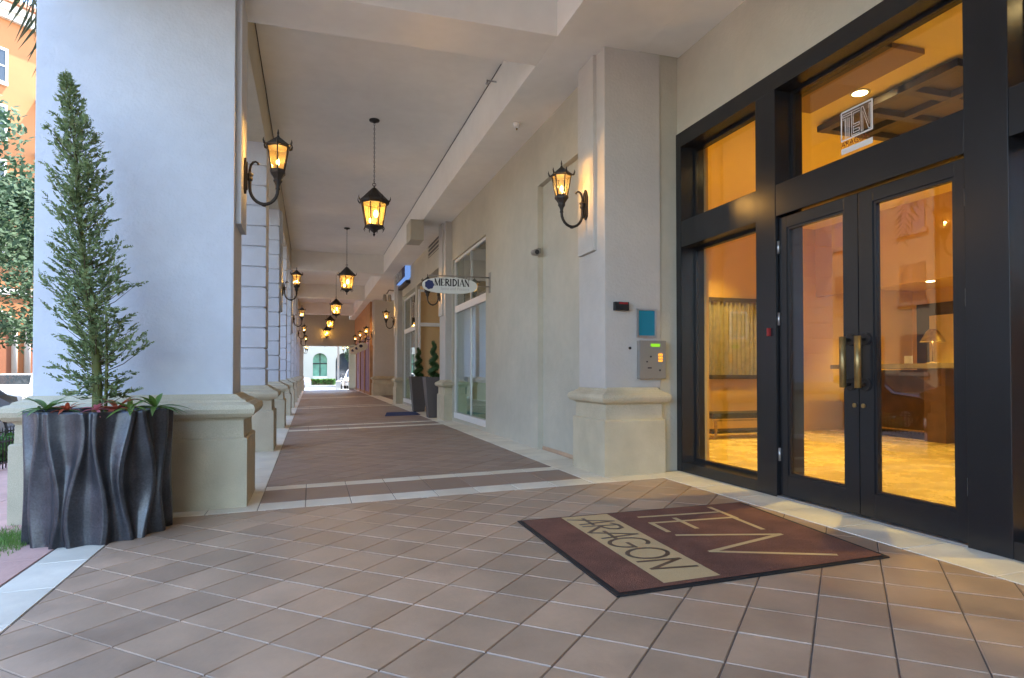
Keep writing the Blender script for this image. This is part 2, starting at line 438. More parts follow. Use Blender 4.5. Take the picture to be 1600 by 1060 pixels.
rows(tv, -1.80, -1.47, YB, 6.37, .34, .62)
rows(tv, -1.80, -.47, 6.37, 6.71, .42, .34)
rows(tv, -2.45, -.47, 6.71, YEND, .66, .62)
rows(tv, 2.94, 3.22, 6.37, 7.66, .3, .62); rows(tv, 2.94, 3.44, 7.66, YEND, .5, .62)
rows(tv, 3.22, 4.22, 6.37, 6.72, .5, .35); rows(tv, 3.79, 4.45, YB, 6.37, .66, .62)
struct(tv.build('travertine_border', M['trav']))
sheet('grout_bed', -2.44, 4.46, YB, YEND, -.0065, M['grout'])
# street side: pavement of pink pavers, kerb, road, far pavement
pv = MB(); pv.raw = True
rows(pv, -4.9, -1.81, YB-8, 9, .62, .62); rows(pv, -4.9, -2.45, 9, 60, .82, .82)
struct(pv.build('pavement', M['pavers']))
sheet('pavement_base', -4.9, -1.8, YB-8, 60, -.009, mat('joint_sand', (.16, .12, .10), .95))
struct(MB().box(-5.08, -4.9, YB-8, 60, fz(-4.9)-.15, fz(-4.9)+.004).build('kerb', M['kerb']))
ZR = fz(-5)-.13
struct(MB().face([(-160,-120,ZR),(60,-120,ZR),(60,260,ZR),(-160,260,ZR)]).build('ground', M['asphalt']))
struct(MB().box(-40, -14.0, -40, 38, ZR-.05, ZR+.13).build('far_pavement', M['kerb']))
struct(MB().box(-2.45, 9, YEND+.02, 53.0, -.5, fz(-.5)-.03).build('end_pavement', M['kerb']))
struct(MB().box(-60, 60, 74, 95, ZR-.02, ZR+.12).build('cross_street_pavement', M['kerb']))

# ------------------------------------------------------------------ the arcade building
ZB = 4.978; ZC = 5.69; WX = 3.37; SHX0, SHX1 = -2.37, -.72
bld = thing('arcade_building', 'white and cream arcade building with beamed ceiling over a tiled walkway', 'building', (4, 20, 0))
MB().box(-2.3, 9.0, -9, 52.5, ZC, ZC+.3).build('ceiling', M['ceil'], bld)
for y0 in (-2.4, 6.70, 24.9, 34.0, 43.1):
    MB().box(SHX1, 2.64, y0, y0+.73, ZB, ZC+.05, .008).build('transverse_beam', M['ceil'], bld)
MB().box(SHX0+.03, SHX1, -9, 52.2, ZB, ZC+.05, .008).build('street_beam', M['cream'], bld)
MB().box(2.64, 3.7, -9, YEND, ZB+.001, ZC+.05, .008).build('wall_beam', M['ceil'], bld)
MB().box(3.7, 4.6, -9, 6.73, ZB+.001, ZC+.05).build('entrance_soffit', M['ceil'], bld)
MB().box(2.33, 2.66, 15.8, 16.5, 4.47, ZB-.002, .006).build('bulkhead', M['cream'], bld)
MB().box(-2.3, 18, -9, 52, ZC+.31, 11).build('upper_storeys', M['purplewall'], bld)  # unseen mass to hold back the sky, kept low for street bounce light
MB().box(-.6, 4.2, -6.9, -6.6, -.2, ZC-.002).build('rear_wall', M['cream'], bld)  # unseen wall added to keep light from behind the camera off the columns
# wall above and beside the entrance
MB().box(4.22, 4.62, -9, 6.76, 4.045, ZB+.05).box(4.22, 4.62, -9, 1.44, -.1, 4.045).build('entrance_wall', M['cream'], bld)
MB().box(3.972, 4.62, 6.762, 7.4, -.1, ZB+.05).build('entrance_return_wall', M['cream'], bld)
# corridor wall: recess, then shop window, then the vestibule opening, then second window
def wall(y0, y1, z0, z1, x=WX, d=.35): return (x, x+d, y0, y1, z0, z1)
g = MB()
g.box(*wall(7.42, 7.78, -.1, ZB+.05)); g.box(*wall(7.78, 9.40, 4.09, ZB+.05)); g.box(*wall(9.40, 12.50, -.1, ZB+.05))
g.box(*wall(12.5, 15.68, 3.98, ZB+.05)); g.box(*wall(12.5, 15.68, -.1, .06)); g.box(*wall(15.68, 16.75, -.1, ZB+.05))
g.box(*wall(16.75, 21.4, 4.1, ZB+.05)); g.box(*wall(21.4, 21.75, -.1, ZB+.05)); g.box(*wall(21.75, 24.82, 4.1, ZB+.05)); g.box(*wall(21.75, 24.82, -.1, .06))
g.box(*wall(24.82, 25.84, -.1, ZB+.05))
g.build('corridor_wall', M['cream'], bld)
MB().box(WX+.09, WX+.34, 7.78, 9.40, -.1, 4.09).build('recessed_panel', M['cream'], bld)
MB().box(WX+.08, WX+.089, 7.78, 9.40, -.03, .035).build('skirting', M['tile'], bld)
MB().box(4.6, 4.75, 26.0, 34.9, -.1, ZB).box(3.4, 4.6, 25.85, 26.0, -.1, ZB).build('far_shop_wall', M['tan'], bld)
# recessed stone-clad doorway edge beside the far column
# end wall with its opening
MB().box(-2.3, -.52, YEND, YEND+.5, .9, ZB+.05).box(-.519, 2.619, YEND+.002, YEND+.498, 3.08, ZC).box(2.62, 4.6, YEND, YEND+.5, -.1, ZB+.05).build('end_wall', M['cream'], bld)
MB().rectprof(-2.3, -.52, YEND, YEND+.5, [(.06, -.3), (.06, .62), (.03, .64), (.03, .8), (.07, .84), (.07, .9), (0, .93)]).build('end_plinth', M['stone'], bld)
# vent
vt = MB()
vt.box(WX-.003, WX-.001, 17.1, 19.15, 4.62, 5.32); lv = vt.build('louvre_vent', M['dark'], bld)
vt = MB()
for i in range(6): vt.box(WX-.012, WX-.004, 17.1, 19.15, 4.64+i*.115, 4.675+i*.115)
vt.build('slat', M['cream'], lv)

# columns ------------------------------------------------------------------
PLP = [(0, -.45), (0, .535), (-.012, .548), (-.032, .552), (-.036, .715), (-.02, .735), (.03, .75), (.065, .785), (.075, .825), (.06, .865), (.02, .885), (-.005, .89), (-.02, .91), (-.06, .925), (-.1, .955), (-.12, .965)]
def rust(mb, x0, x1, y0, y1, z0, z1, n0, step):
    """shaft with V-grooves"""
    zs = [z0]; prof = [(0, z0)]
    z = n0
    while z < z1-.1:
        prof += [(0, z-.016), (-.03, z-.006), (-.03, z+.006), (0, z+.016)]; z += step
    prof.append((0, z1)); mb.rectprof(x0, x1, y0, y1, prof)
def pier(yf, label, grooved, panel, name='arcade_pier'):
    th = thing(name, label, 'pillar', ((SHX0+SHX1)/2, yf+.45, fz(-1.5)), 'stone based piers along the street side')
    MB().rectprof(-2.50, -.58, yf, yf+.95, PLP).build('plinth', M['stone'], th)
    s = MB()
    if grooved: rust(s, SHX0, SHX1, yf+.12, yf+.83, .93, ZB+.03, 1.24, .335)
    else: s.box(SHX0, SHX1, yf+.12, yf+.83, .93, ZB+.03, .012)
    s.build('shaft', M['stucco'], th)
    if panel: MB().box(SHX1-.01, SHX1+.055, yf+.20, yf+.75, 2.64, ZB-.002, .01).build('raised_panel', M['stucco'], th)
    return th
pier(P0, 'nearest street pier, smooth white with moulded stone base, behind the fluted planter', False, True)
names = {1: 'second street pier from the camera, white with grooved courses', 2: 'third street pier from the camera, grooved, the second to carry a wall lantern',
         3: 'fourth street pier from the camera, white and grooved', 4: 'fifth street pier from the camera, grooved, seen edge on', 5: 'sixth street pier from the camera, seen edge on',
         6: 'seventh street pier down the arcade, seen edge on', 7: 'eighth street pier, next to last before the end wall', 8: 'last street pier, standing against the far end wall'}
for k in range(1, 9): pier(P0+HALF*k, names[k], True, k % 2 == 0)
PLR = [(0, -.3), (0, .612), (-.012, .625), (-.028, .63), (-.032, .80), (-.015, .815), (.03, .828), (.05, .86), (.055, .885), (.045, .915), (.015, .935), (-.005, .94), (-.02, .955), (-.045, .965), (-.06, .99), (-.07, 1.0)]
def column(yf, label, x0, x1, sh, panel=True):
    th = thing('wall_column', label, 'column', ((x0+x1)/2, yf+.45, fz(x0)), 'columns along the shop wall')
    y1 = yf+.93
    MB().rectprof(x0, x1, yf, y1, PLR).build('plinth', M['stone'], th)
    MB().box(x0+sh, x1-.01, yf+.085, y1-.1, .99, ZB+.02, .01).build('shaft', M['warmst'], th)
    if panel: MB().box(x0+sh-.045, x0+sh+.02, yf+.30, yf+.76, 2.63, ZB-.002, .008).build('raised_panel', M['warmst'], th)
column(6.66, 'white column with stone base beside the glass entrance, bearing intercom and lantern', 3.20, 3.985, .045)
column(15.72, 'half hidden column between the shop window and the topiary pots', 3.16, 3.42, .05)
column(24.85, 'slim edge of a column past the topiary, beside the far shop window', 3.12, 3.42, .05)
column(33.9, 'far column standing out from the wall before the purple curtained shop', 3.08, 4.4, .05)

# ------------------------------------------------------------------ glass entrance
ent = thing('glass_entrance', 'tall black framed glass entrance with double doors, sidelights and transoms', 'entrance', (4.3, 4.1, 0))
fr = MB()
FB, FF = 4.52, 4.20
def fbox(y0, y1, z0, z1, f=FF, b=FB): fr.box(f, b, y0, y1, z0, z1, .006)
fbox(6.655, 6.76, 0, 4.045); fbox(1.44, 1.545, 0, 4.045)
fbox(5.03, 5.31, 0, 3.87); fbox(2.90, 3.19, 0, 3.87)
fbox(1.545, 6.655, 3.87, 4.045)
fbox(5.31, 6.655, 2.665, 2.975, FF+.003); fbox(1.545, 2.90, 2.665, 2.975, FF+.003); fbox(3.19, 5.03, 2.655, 2.955, FF+.003)
fbox(5.31, 6.655, 0, .115, FF+.003); fbox(1.545, 2.90, 0, .115, FF+.003)
fr.build('frame', M['dframe'], ent)
tr = MB()
for y0, y1, z0, z1 in ((5.31, 6.655, .115, 2.665), (1.545, 2.90, .115, 2.665), (5.31, 6.655, 2.975, 3.87), (1.545, 2.90, 2.975, 3.87), (3.19, 5.03, 2.955, 3.87)):
    for a in (0, 1):
        tr.box(4.385, 4.45, y0, y0+.03, z0, z1); tr.box(4.385, 4.45, y1-.03, y1, z0, z1); tr.box(4.385, 4.45, y0+.03, y1-.03, z0, z0+.03); tr.box(4.385, 4.45, y0+.03, y1-.03, z1-.03, z1)
        break
tr.build('glazing_bead', M['dframe'], ent)
for nm, y0, y1, z0, z1 in (('sidelight_pane', 5.32, 6.645, .125, 2.66), ('sidelight_pane', 1.555, 2.89, .125, 2.66), ('transom_pane', 5.32, 6.645, 2.98, 3.865), ('transom_pane', 1.555, 2.89, 2.98, 3.865), ('transom_pane', 3.20, 5.02, 2.96, 3.865)):
    pane = MB().box(4.41, 4.418, y0, y1, z0, z1).build(nm, M['gl'], ent)
    if nm == 'transom_pane' and y0 == 3.20:
        # etched sign on the glass
        X = 4.405; o = (X, 4.44, 3.0); ux = (0, -1, 0); uz = (0, 0, 1)
        W_, Z0, Z1 = .33, .185, .43
        a = [(.014, [(.005, Z0), (W_-.005, Z0), (W_-.005, Z1), (.005, Z1), (.005, Z0)])]
        tw = .006
        a += [(tw, [(.02, .405), (.115, .405), (.115, .385), (.02, .385), (.02, .405)]), (tw, [(.02, .365), (.045, .365), (.045, .20)]), (tw, [(.055, .37), (.055, .20)]), (tw, [(.075, .37), (.075, .20)]), (tw, [(.09, .365), (.09, .20)])]
        a += [(tw, [(.20, .405), (.115, .405), (.115, .20), (.20, .20)]), (tw, [(.20, .385), (.132, .385), (.132, .29), (.195, .29), (.195, .27), (.132, .27), (.132, .22), (.195, .22), (.195, .245), (.14, .245)])]
        a += [(tw, [(.215, .20), (.215, .405), (.235, .405), (.295, .235), (.295, .405), (.312, .405), (.312, .20), (.29, .20), (.232, .365), (.232, .20)])]
        lg = MB().strokes(a, tw, o, ux, uz, .0).build('etched_logo', M['decal'], pane)
        MB().strokes([(.05, [(.01, .09), (W_-.01, .09)])], .05, o, ux, uz, .0).build('etched_bar', M['decal'], pane)
        text_mesh('etched_name', 'ARAGON', .070, M['decal2'], pane, (X-.001, 4.438, 3.125), (0, -1, 0), (0, 0, 1), .0005)
def leaf(y0, y1, gy0, gy1, hy, hinge_y, lab):
    d = MB(); F, B = 4.235, 4.30
    d.box(F, B, y0, gy0, .02, 2.635, .004); d.box(F, B, gy1, y1, .02, 2.635, .004)
    d.box(F+.001, B, gy0, gy1, .02, .215, .004); d.box(F+.001, B, gy0, gy1, 2.53, 2.635, .004)
    # inner moulding round the glass
    for a, b, z0, z1 in ((gy0, gy0+.022, .215, 2.53), (gy1-.022, gy1, .215, 2.53), (gy0+.022, gy1-.022, .215, .237), (gy0+.022, gy1-.022, 2.508, 2.53)): d.box(F+.012, B-.01, a, b, z0, z1)
    dr = d.build('door', M['dframe'], ent)
    MB().box(4.266, 4.274, gy0+.02, gy1-.02, .235, 2.51).build('door_pane', M['gl'], dr)
    hb = MB(); hx = F-.085
    hb.tube([(hx, hy, 1.05), (hx, hy, 1.465)], .026, 14); hb.build('door_handle', M['brass'], dr)
    for z in (1.075, 1.44): MB().tube([(F+.002, hy, z), (hx, hy, z)], .014, 10).tube([(F+.001, hy, z), (F-.014, hy, z)], .048, 20).build('handle_rose', M['dark'], dr)
    for z in (.40, 1.68, 2.36): MB().tube([(F-.008, hinge_y, z-.06), (F-.008, hinge_y, z+.06)], .011, 8).build('hinge', M['steel'], dr)
    return dr
d1 = leaf(4.108, 5.018, 4.25, 4.925, 4.185, 5.022, '')
MB().tube([(4.2365, 4.15, .905), (4.225, 4.15, .905)], .018, 14).build('lock_cylinder', M['brass'], d1)
d2 = leaf(3.20, 4.10, 3.29, 3.965, 4.035, 3.197, '')
MB().tube([(4.2365, 4.06, .905), (4.225, 4.06, .905)], .018, 14).build('lock_cylinder', M['brass'], d2)
MB().box(4.17, 4.199, 5.10, 5.125, 1.52, 1.60, .004).build('card_sensor', M['redlens'], ent)
MB().box(4.2, 4.5, 3.19, 5.03, -.02, .015).build('threshold', M['steel'], ent)

MB().box(4.31, 4.36, 3.32, 3.62, 2.545, 2.60, .008).box(4.318, 4.352, 3.62, 3.92, 2.57, 2.585).build('door_closer', M['grey'], d2)
# ------------------------------------------------------------------ lobby behind the glass
lob = thing('lobby_interior', 'warm tan lobby room seen through the entrance glass', 'room', (9, 6, 0))
YW = 10.6; XB = 12.4; XS = 9.85
lf = MB(); lf.raw = True
for i in range(10):
    for j in range(16):
        x0 = 4.53+i*.8; y0 = -2+j*.8; lf.face([(x0, y0, .0), (x0+.798, y0, .0), (x0+.798, y0+.798, .0), (x0, y0+.798, .0)])
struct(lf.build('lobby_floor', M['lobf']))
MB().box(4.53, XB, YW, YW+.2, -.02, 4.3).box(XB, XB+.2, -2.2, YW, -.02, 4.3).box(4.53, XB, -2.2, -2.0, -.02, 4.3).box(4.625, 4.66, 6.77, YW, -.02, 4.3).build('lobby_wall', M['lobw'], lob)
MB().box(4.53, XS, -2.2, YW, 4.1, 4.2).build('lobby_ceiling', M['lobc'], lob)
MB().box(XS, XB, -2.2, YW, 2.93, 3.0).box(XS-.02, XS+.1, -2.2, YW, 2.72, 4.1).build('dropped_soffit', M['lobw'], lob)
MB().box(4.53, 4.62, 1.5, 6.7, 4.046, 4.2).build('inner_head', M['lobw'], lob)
# coffers: brown panels framed in dark wood
for (x0, x1, y0, y1, nx, ny) in ((5.72, 6.92, 4.40, 6.02, 2, 3), (5.72, 6.92, 1.9, 3.5, 2, 3)):
    cf = MB(); cp = MB()
    cp.box(x0, x1, y0, y1, 4.07, 4.099)
    for i in range(nx+1): xx = x0+(x1-x0)*i/nx; cf.box(xx-.05, xx+.05, y0-.05, y1+.05, 4.0, 4.069)
    for j in range(ny+1): yy = y0+(y1-y0)*j/ny; cf.box(x0-.05, x1+.05, yy-.05, yy+.05, 4.003, 4.068)
    cp.build('coffer_panel', M['coff2'], lob); cf.build('coffer_frame', M['coff'], lob)
MB().box(4.88, 5.28, 4.36, 5.75, 4.05, 4.099).build('ceiling_panel', M['bpanel'], lob)
MB().box(4.81, 4.875, 4.34, 5.77, 4.04, 4.099).build('panel_edge', M['coff'], lob)
MB().box(XB-.05, XB-.001, 8.75, 10.45, 0, 2.62).build('stone_door_surround', M['coff'], lob)
MB().box(XB-.06, XB-.051, 8.7, 10.15, 0, 2.36).build('marble_panel', M['marble'], lob)
def downlight(x, y, z, e):
    th = thing('downlight', 'recessed lobby downlight away from the etched sign and the reception desk', 'ceiling light', (x, y, z), 'recessed lights in the lobby ceiling')
    MB().lathe([(.075, z-.006), (.085, z-.012), (.10, z-.004), (.10, z-.001)], x, y, 20).build('trim_ring', M['white'], th)
    MB().lathe([(.07, z-.010), (.0701, z-.009)], x, y, 20).build('lens', M['down'], th)
    l = lamp('downlight_lamp', (x, y, z-.03), e*.72, (1, .71, .14), .07, th, 'SPOT', spot_size=R(92), spot_blend=.7)
    return th
for x, y, z, e in ((5.46, 5.25, 4.098, 75), (5.3, 8.2, 4.098, 75), (5.4, 2.2, 4.098, 60), (8.0, 7.4, 4.098, 70), (8.0, 4.0, 4.098, 60), (7.3, 9.6, 4.098, 75), (11.3, 9.26, 2.928, 40), (10.6, 9.65, 2.928, 36), (10.9, 7.6, 2.928, 36)):
    downlight(x, y, z, e)
ex = {0: 'single downlight glowing above the etched sign on the transom glass', 6: 'downlight above the table lamp on the reception desk, right one of the pair', 7: 'downlight left of the one above the table lamp'}
for k, o in enumerate([o for o in C.objects if o.name.startswith('downlight') and o.type == 'EMPTY']):
    if k in ex: o['label'] = ex[k]
# reception desk
dk = thing('reception_desk', 'dark walnut reception desk with pale stone counter inside the lobby', 'desk', (10.4, 8.8, 0))
MB().box(10.15, 10.9, 8.35, 10.2, .12, 1.22, .01).build('front_panel', M['wood'], dk)
MB().box(10.0, 10.95, 7.95, 8.34, 0, 1.24, .01).build('end_pedestal', M['wood2'], dk)
MB().box(10.2, 10.85, 8.34, 10.15, 0, .119).build('kick_base', M['rubber'], dk)
MB().box(10.13, 10.149, 8.36, 10.18, .14, .165).build('metal_rail', M['brass'], dk)
MB().box(9.9, 11.0, 7.6, 10.3, 1.245, 1.33, .01).build('counter_top', M['counter'], dk)
tl_ = thing('table_lamp', 'slim table lamp with flared metal shade standing on the reception desk', 'lamp', (10.55, 8.62, 1.33))
MB().lathe([(.11, 1.331), (.11, 1.345), (.03, 1.36), (.012, 1.37)], 10.55, 8.62, 20).lathe([(.012, 1.36), (.012, 1.80)], 10.55, 8.62, 8).build('lamp_stand', M['brass'], tl_)
MB().lathe([(.20, 1.72), (.19, 1.73), (.10, 1.90), (.05, 1.95)], 10.55, 8.62, 24, cap=False).build('lamp_shade', M['brass'], tl_)
MB().lathe([(.03, 1.74), (.04, 1.77), (.02, 1.81)], 10.55, 8.62, 12).build('lamp_bulb', M['down'], tl_)
ch = thing('card_holder', 'small white card standing on the reception desk left of the lamp', 'card holder', (10.4, 8.95, 1.33))
MB().box(10.39, 10.42, 8.90, 9.05, 1.332, 1.48).build('card', M['paper'], ch)
aw = thing('wall_artwork', 'red and green abstract painting on the lobby side wall above the desk', 'painting', (11.0, YW-.03, 1.95))
MB().box(10.55, 11.45, YW-.04, YW-.001, 1.38, 2.5).build('frame', M['rubber'], aw)
pm = bpy.data.materials.new('abstract_paint'); pm.use_nodes = True
_n = pm.node_tree.nodes.new('ShaderNodeTexNoise'); _n.inputs['Scale'].default_value = 5; _r = pm.node_tree.nodes.new('ShaderNodeValToRGB')
_r.color_ramp.elements[0].position = .35; _r.color_ramp.elements[0].color = (.05, .10, .04, 1); _r.color_ramp.elements[1].position = .6; _r.color_ramp.elements[1].color = (.5, .06, .03, 1)
_e = _r.color_ramp.elements.new(.47); _e.color = (.45, .30, .10, 1)
_tc = pm.node_tree.nodes.new('ShaderNodeTexCoord'); pm.node_tree.links.new(_tc.outputs['Object'], _n.inputs['Vector'])
pm.node_tree.links.new(_n.outputs[0], _r.inputs[0]); pm.node_tree.links.new(_r.outputs[0], pm.node_tree.nodes['Principled BSDF'].inputs['Base Color'])
MB().box(10.62, 11.38, YW-.045, YW-.041, 1.45, 2.43).build('canvas', pm, aw)
bn = thing('lobby_bench', 'low black upholstered bench with metal legs in the lobby', 'bench', (7.5, 9.9, 0))
MB().box(6.7, 8.6, 9.6, 10.2, .36, .46, .03).build('seat', M['leather'], bn)
MB().box(6.7, 8.6, 9.6, 9.62, .32, .345).box(6.7, 8.6, 10.18, 10.2, .32, .345).build('rail', M['brass'], bn)
MB().box(6.7, 8.6, 9.66, 10.15, .10, .14).build('lower_shelf', M['leather'], bn)
for x in (6.75, 8.52):
    for y in (9.62, 10.14): MB().box(x, x+.035, y, y+.035, 0, .32).build('leg', M['brass'], bn)
wp = thing('framed_drapery', 'tall dark framed silver drapery panel on the lobby wall above the bench', 'wall panel', (7.5, YW-.05, 1.7))
MB().box(6.75, 6.83, YW-.07, YW-.001, 1.05, 2.62).box(8.5, 8.58, YW-.07, YW-.001, 1.05, 2.62).box(6.83, 8.5, YW-.069, YW-.001, 2.54, 2.62).box(6.83, 8.5, YW-.069, YW-.001, 1.05, 1.13).build('frame', M['coff'], wp)
MB().grid([[(6.83+1.67*i/120, YW-.04+.022*math.sin(i*.9)+.01*math.sin(i*.37), z) for i in range(121)] for z in (1.13, 2.54)]).build('drape', M['drape'], wp)

# ------------------------------------------------------------------ lanterns
def lantern(th, x, y, zb, zg, ze, za, zt, rb, re, n, pane_m, hornh, bowl):
    """glazed lantern: zb cup bottom, zg glass bottom, ze eave, za roof apex, zt finial tip"""
    ph = math.pi/n
    def ring(r, z): return [(x+r*math.cos(2*math.pi*k/n+ph), y+r*math.sin(2*math.pi*k/n+ph), z) for k in range(n)]
    cg = MB(); A = ring(rb, zg); B = ring(re*.86, ze)
    for a, b in zip(A, B): cg.tube([a, b], .0075 if n == 6 else .011, 6)
    k_ = .008 if n == 6 else .013
    cg.tube(A, k_, 6, closed=True); cg.tube(B, k_*1.3, 6, closed=True)
    cage = cg.build('cage', M['dark'], th)
    pn = MB(); A = ring(rb*.97, zg); B = ring(re*.83, ze)
    for k in range(n): pn.face([A[k], A[(k+1) % n], B[(k+1) % n], B[k]])
    pn.build('glass_panes', pane_m, th)
    rf = MB(); h = za-ze
    rf.lathe([(re*.88, ze), (re, ze+h*.05), (re*1.0, ze+h*.16), (re*.90, ze+h*.24), (re*.50, ze+h*.62), (re*.14, ze+h*.97), (.006, za)], x, y, n, False, ph)
    rf.lathe([(.011, za-.03), (.016, za), (.008, za+.02), (.011, za+.04), (.003, zt)], x, y, 8)
    for k in range(n):
        a = 2*math.pi*k/n+ph; c, s = math.cos(a), math.sin(a); H = hornh
        rf.tube([(x+c*re*.97, y+s*re*.97, ze+h*.02), (x+c*(re+.25*H), y+s*(re+.25*H), ze+h*.12), (x+c*(re+.45*H), y+s*(re+.45*H), ze+h*.12+H*.5), (x+c*(re+.4*H), y+s*(re+.4*H), ze+h*.12+H)], [.010, .012, .008, .002], 6)
    rf.build('roof', M['dark'], th)
    bs = MB()
    if bowl:
        bs.lathe([(.006, zb), (.022, zb+.03), (.012, zb+.06), (.03, zb+.075), (.05, zb+.09), (rb*.55, zg-.055), (rb*.95, zg-.03), (rb*1.1, zg-.02), (rb*1.1, zg), (rb, zg+.01)], x, y, n, False, ph)
        for k in range(n):
            a = 2*math.pi*k/n+ph; c, s = math.cos(a), math.sin(a)
            bs.tube([(x+c*rb*1.08, y+s*rb*1.08, zg-.01), (x+c*rb*1.2, y+s*rb*1.2, zg-.05), (x+c*rb*1.08, y+s*rb*1.08, zg-.09)], [.011, .009, .002], 5)
    else:
        bs.lathe([(rb*.55, zb), (rb*.62, zb+.02), (rb*.72, zb+.03), (rb*.95, zb+.055), (rb*1.15, zg-.035), (rb*1.18, zg-.02), (rb*1.12, zg), (rb, zg+.006)], x, y, n, False, ph)
    bs.build('base_cup', M['dark'], th)
    return cage
def bulb(th, x, y, z, r):
    MB().lathe([(r*.45, z-r*1.5), (r, z-r*.3), (r*.9, z+r*.5), (r*.2, z+r*2.1)], x, y, 10).build('flame_bulb', M['bulb'], th)
    MB().lathe([(r*.5, z-r*5), (r*.5, z-r*1.5)], x, y, 8).build('candle_tube', M['paper'], th)
def sconce(label):
    """arm reaches towards +X; the origin is where the arm leaves the back plate"""
    th = thing('wall_lantern', label, 'lantern', (0, 0, 0), 'wall lanterns on the columns')
    bp = MB(); pr = [(-.05, -.15), (.0, -.185), (.05, -.15), (.058, .08), (.035, .15), (.0, .185), (-.035, .15), (-.058, .08)]
    bp.prism(pr, 0, .022, 'x'); bp.prism([(a*.72, b*.8) for a, b in pr], .022, .034, 'x'); bp.build('back_plate', M['dark'], th)
    am = MB(); r0 = .135
    pts = [(.055, 0, .05), (.055, 0, -.02)]+[(.055+r0+r0*math.cos(R(180+i*15)), 0, -.12+1.18*r0*math.sin(R(180+i*15))) for i in range(0, 13)]+[(.055+2*r0, 0, -.06)]
    am.tube(pts, [.015, .016]+[.017]*13+[.015], 10)
    am.tube([(.03, 0, 0), (.06, 0, 0)], .018, 8)
    am.lathe([(.018, -.05), (.026, -.045), (.03, -.02), (.022, -.01), (.034, .005), (.036, .02), (.02, .03)], .055, 0, 14)
    am.lathe([(.018, -.30), (.03, -.29), (.018, -.275)], .055+r0, 0, 10)
    am.tube([(.055, 0, .02), (.055, 0, .07), (.065, 0, .115), (.085, 0, .145), (.11, 0, .155), (.13, 0, .142), (.138, 0, .125)], [.014, .013, .013, .012, .011, .011, .013], 8)
    am.lathe([(.016, -.12), (.024, -.115), (.018, -.09), (.026, -.06), (.042, -.035), (.046, -.02), (.03, -.015)], .055+2*r0, 0, 14)
    am.build('arm', M['dark'], th)
    x = .055+2*r0
    lantern(th, x, 0, -.02, .085, .325, .435, .515, .072, .135, 6, M['clear'], .055, False)
    bulb(th, x, 0, .17, .017)
    lamp('flame_light', (x, 0, .185), 4.2, (1, .56, .17), .02, th)
    return th
SZ = 3.19
first = sconce('wall lantern on the nearest street pier, right of the white pier face')
def put(o, x, y, z, rz): o.location = (x, y, z); o.rotation_euler = (0, 0, rz)
put(first, SHX1+.056, 7.05, SZ, 0)
lab = {2: 'wall lantern on the third street pier, second along the left row', 4: 'third wall lantern along the left row of piers', 6: 'fourth wall lantern along the left row of piers', 8: 'farthest wall lantern of the left row, by the end wall'}
for k in (2, 4, 6, 8): dup(first, (SHX1+.056, P0+HALF*k+.45, SZ), 0, lab[k])
dup(first, (3.20, 7.16, SZ+.03), math.pi, 'wall lantern on the column beside the glass entrance')
dup(first, (3.16, 16.25, SZ), math.pi, 'wall lantern half hidden behind the oval hanging sign')
dup(first, (3.12, 25.35, SZ), math.pi, 'wall lantern before the far column, just past the second shop window')
dup(first, (3.08, 34.4, SZ), math.pi, 'wall lantern on the far column near the purple curtains')
dup(first, (3.03, 38.0, SZ), math.pi, 'wall lantern above the first purple curtain')
dup(first, (3.03, 42.4, SZ), math.pi, 'wall lantern above the farther purple curtain')
for yy, xx, rz, l in ((YEND+3.2, -.72, 0, 'lantern outside the far opening at its left edge, nearer one'), (YEND+4.6, -.62, 0, 'lantern outside the far opening at its left edge, farther one'), (YEND+2.6, 2.95, math.pi, 'lantern outside the far opening at its right edge, nearer one'), (YEND+4.6, 2.75, math.pi, 'lantern outside the far opening at its right edge, farther one')):
    dup(first, (xx, yy, SZ-.25), rz, l)
def pendant(label):
    th = thing('pendant_lantern', label, 'lantern', (0, 0, 0), 'pendant lanterns down the middle of the arcade')
    MB().lathe([(.02, -.06), (.03, -.045), (.085, -.03), (.095, -.012), (.09, 0)], 0, 0, 20).build('ceiling_rose', M['dark'], th)
    cn = MB(); z = -.06; i = 0
    while z > -1.14:
        a = (i % 2)*math.pi/2; c, s = math.cos(a), math.sin(a)
        cn.tube([(c*.011*math.cos(q), s*.011*math.cos(q), z-.024+.027*math.sin(q)) for q in [k*math.pi/4 for k in range(8)]], .0038, 5, closed=True)
        z -= .042; i += 1
    cn.tube([(.03*math.cos(k*math.pi/6), 0, -1.165+.03*math.sin(k*math.pi/6)) for k in range(12)], .006, 6, closed=True)
    cn.build('chain', M['dark'], th)
    lantern(th, 0, 0, -2.09, -1.91, -1.50, -1.22, -1.185, .155, .265, 8, M['amber'], .075, True)
    MB().lathe([(.021, -1.74), (.036, -1.69), (.030, -1.65), (.008, -1.62)], 0.03, 0, 10).lathe([(.018, -1.83), (.026, -1.80), (.008, -1.76)], -.06, .05, 10).build('flame_bulb', M['bulb'], th)
    lamp('flame_light', (0, 0, -1.68), 2.2, (1, .60, .20), .05, th)
    return th
pl = ['nearest pendant lantern hanging on a long chain over the walkway', 'second pendant lantern along the arcade ceiling', 'third pendant lantern along the arcade', 'fourth pendant lantern along the arcade', 'farthest pendant lantern of the arcade, before the end wall']
p1 = pendant(pl[0]); p1.location = (1.06, 11.58, ZC)
for k in range(1, 5): dup(p1, (1.05, 11.58+8.95*k, ZC), .2*k, pl[k])
dup(p1, (.98, YEND+2.5, ZC-.52), 0, 'pendant lantern hanging outside beyond the far opening')

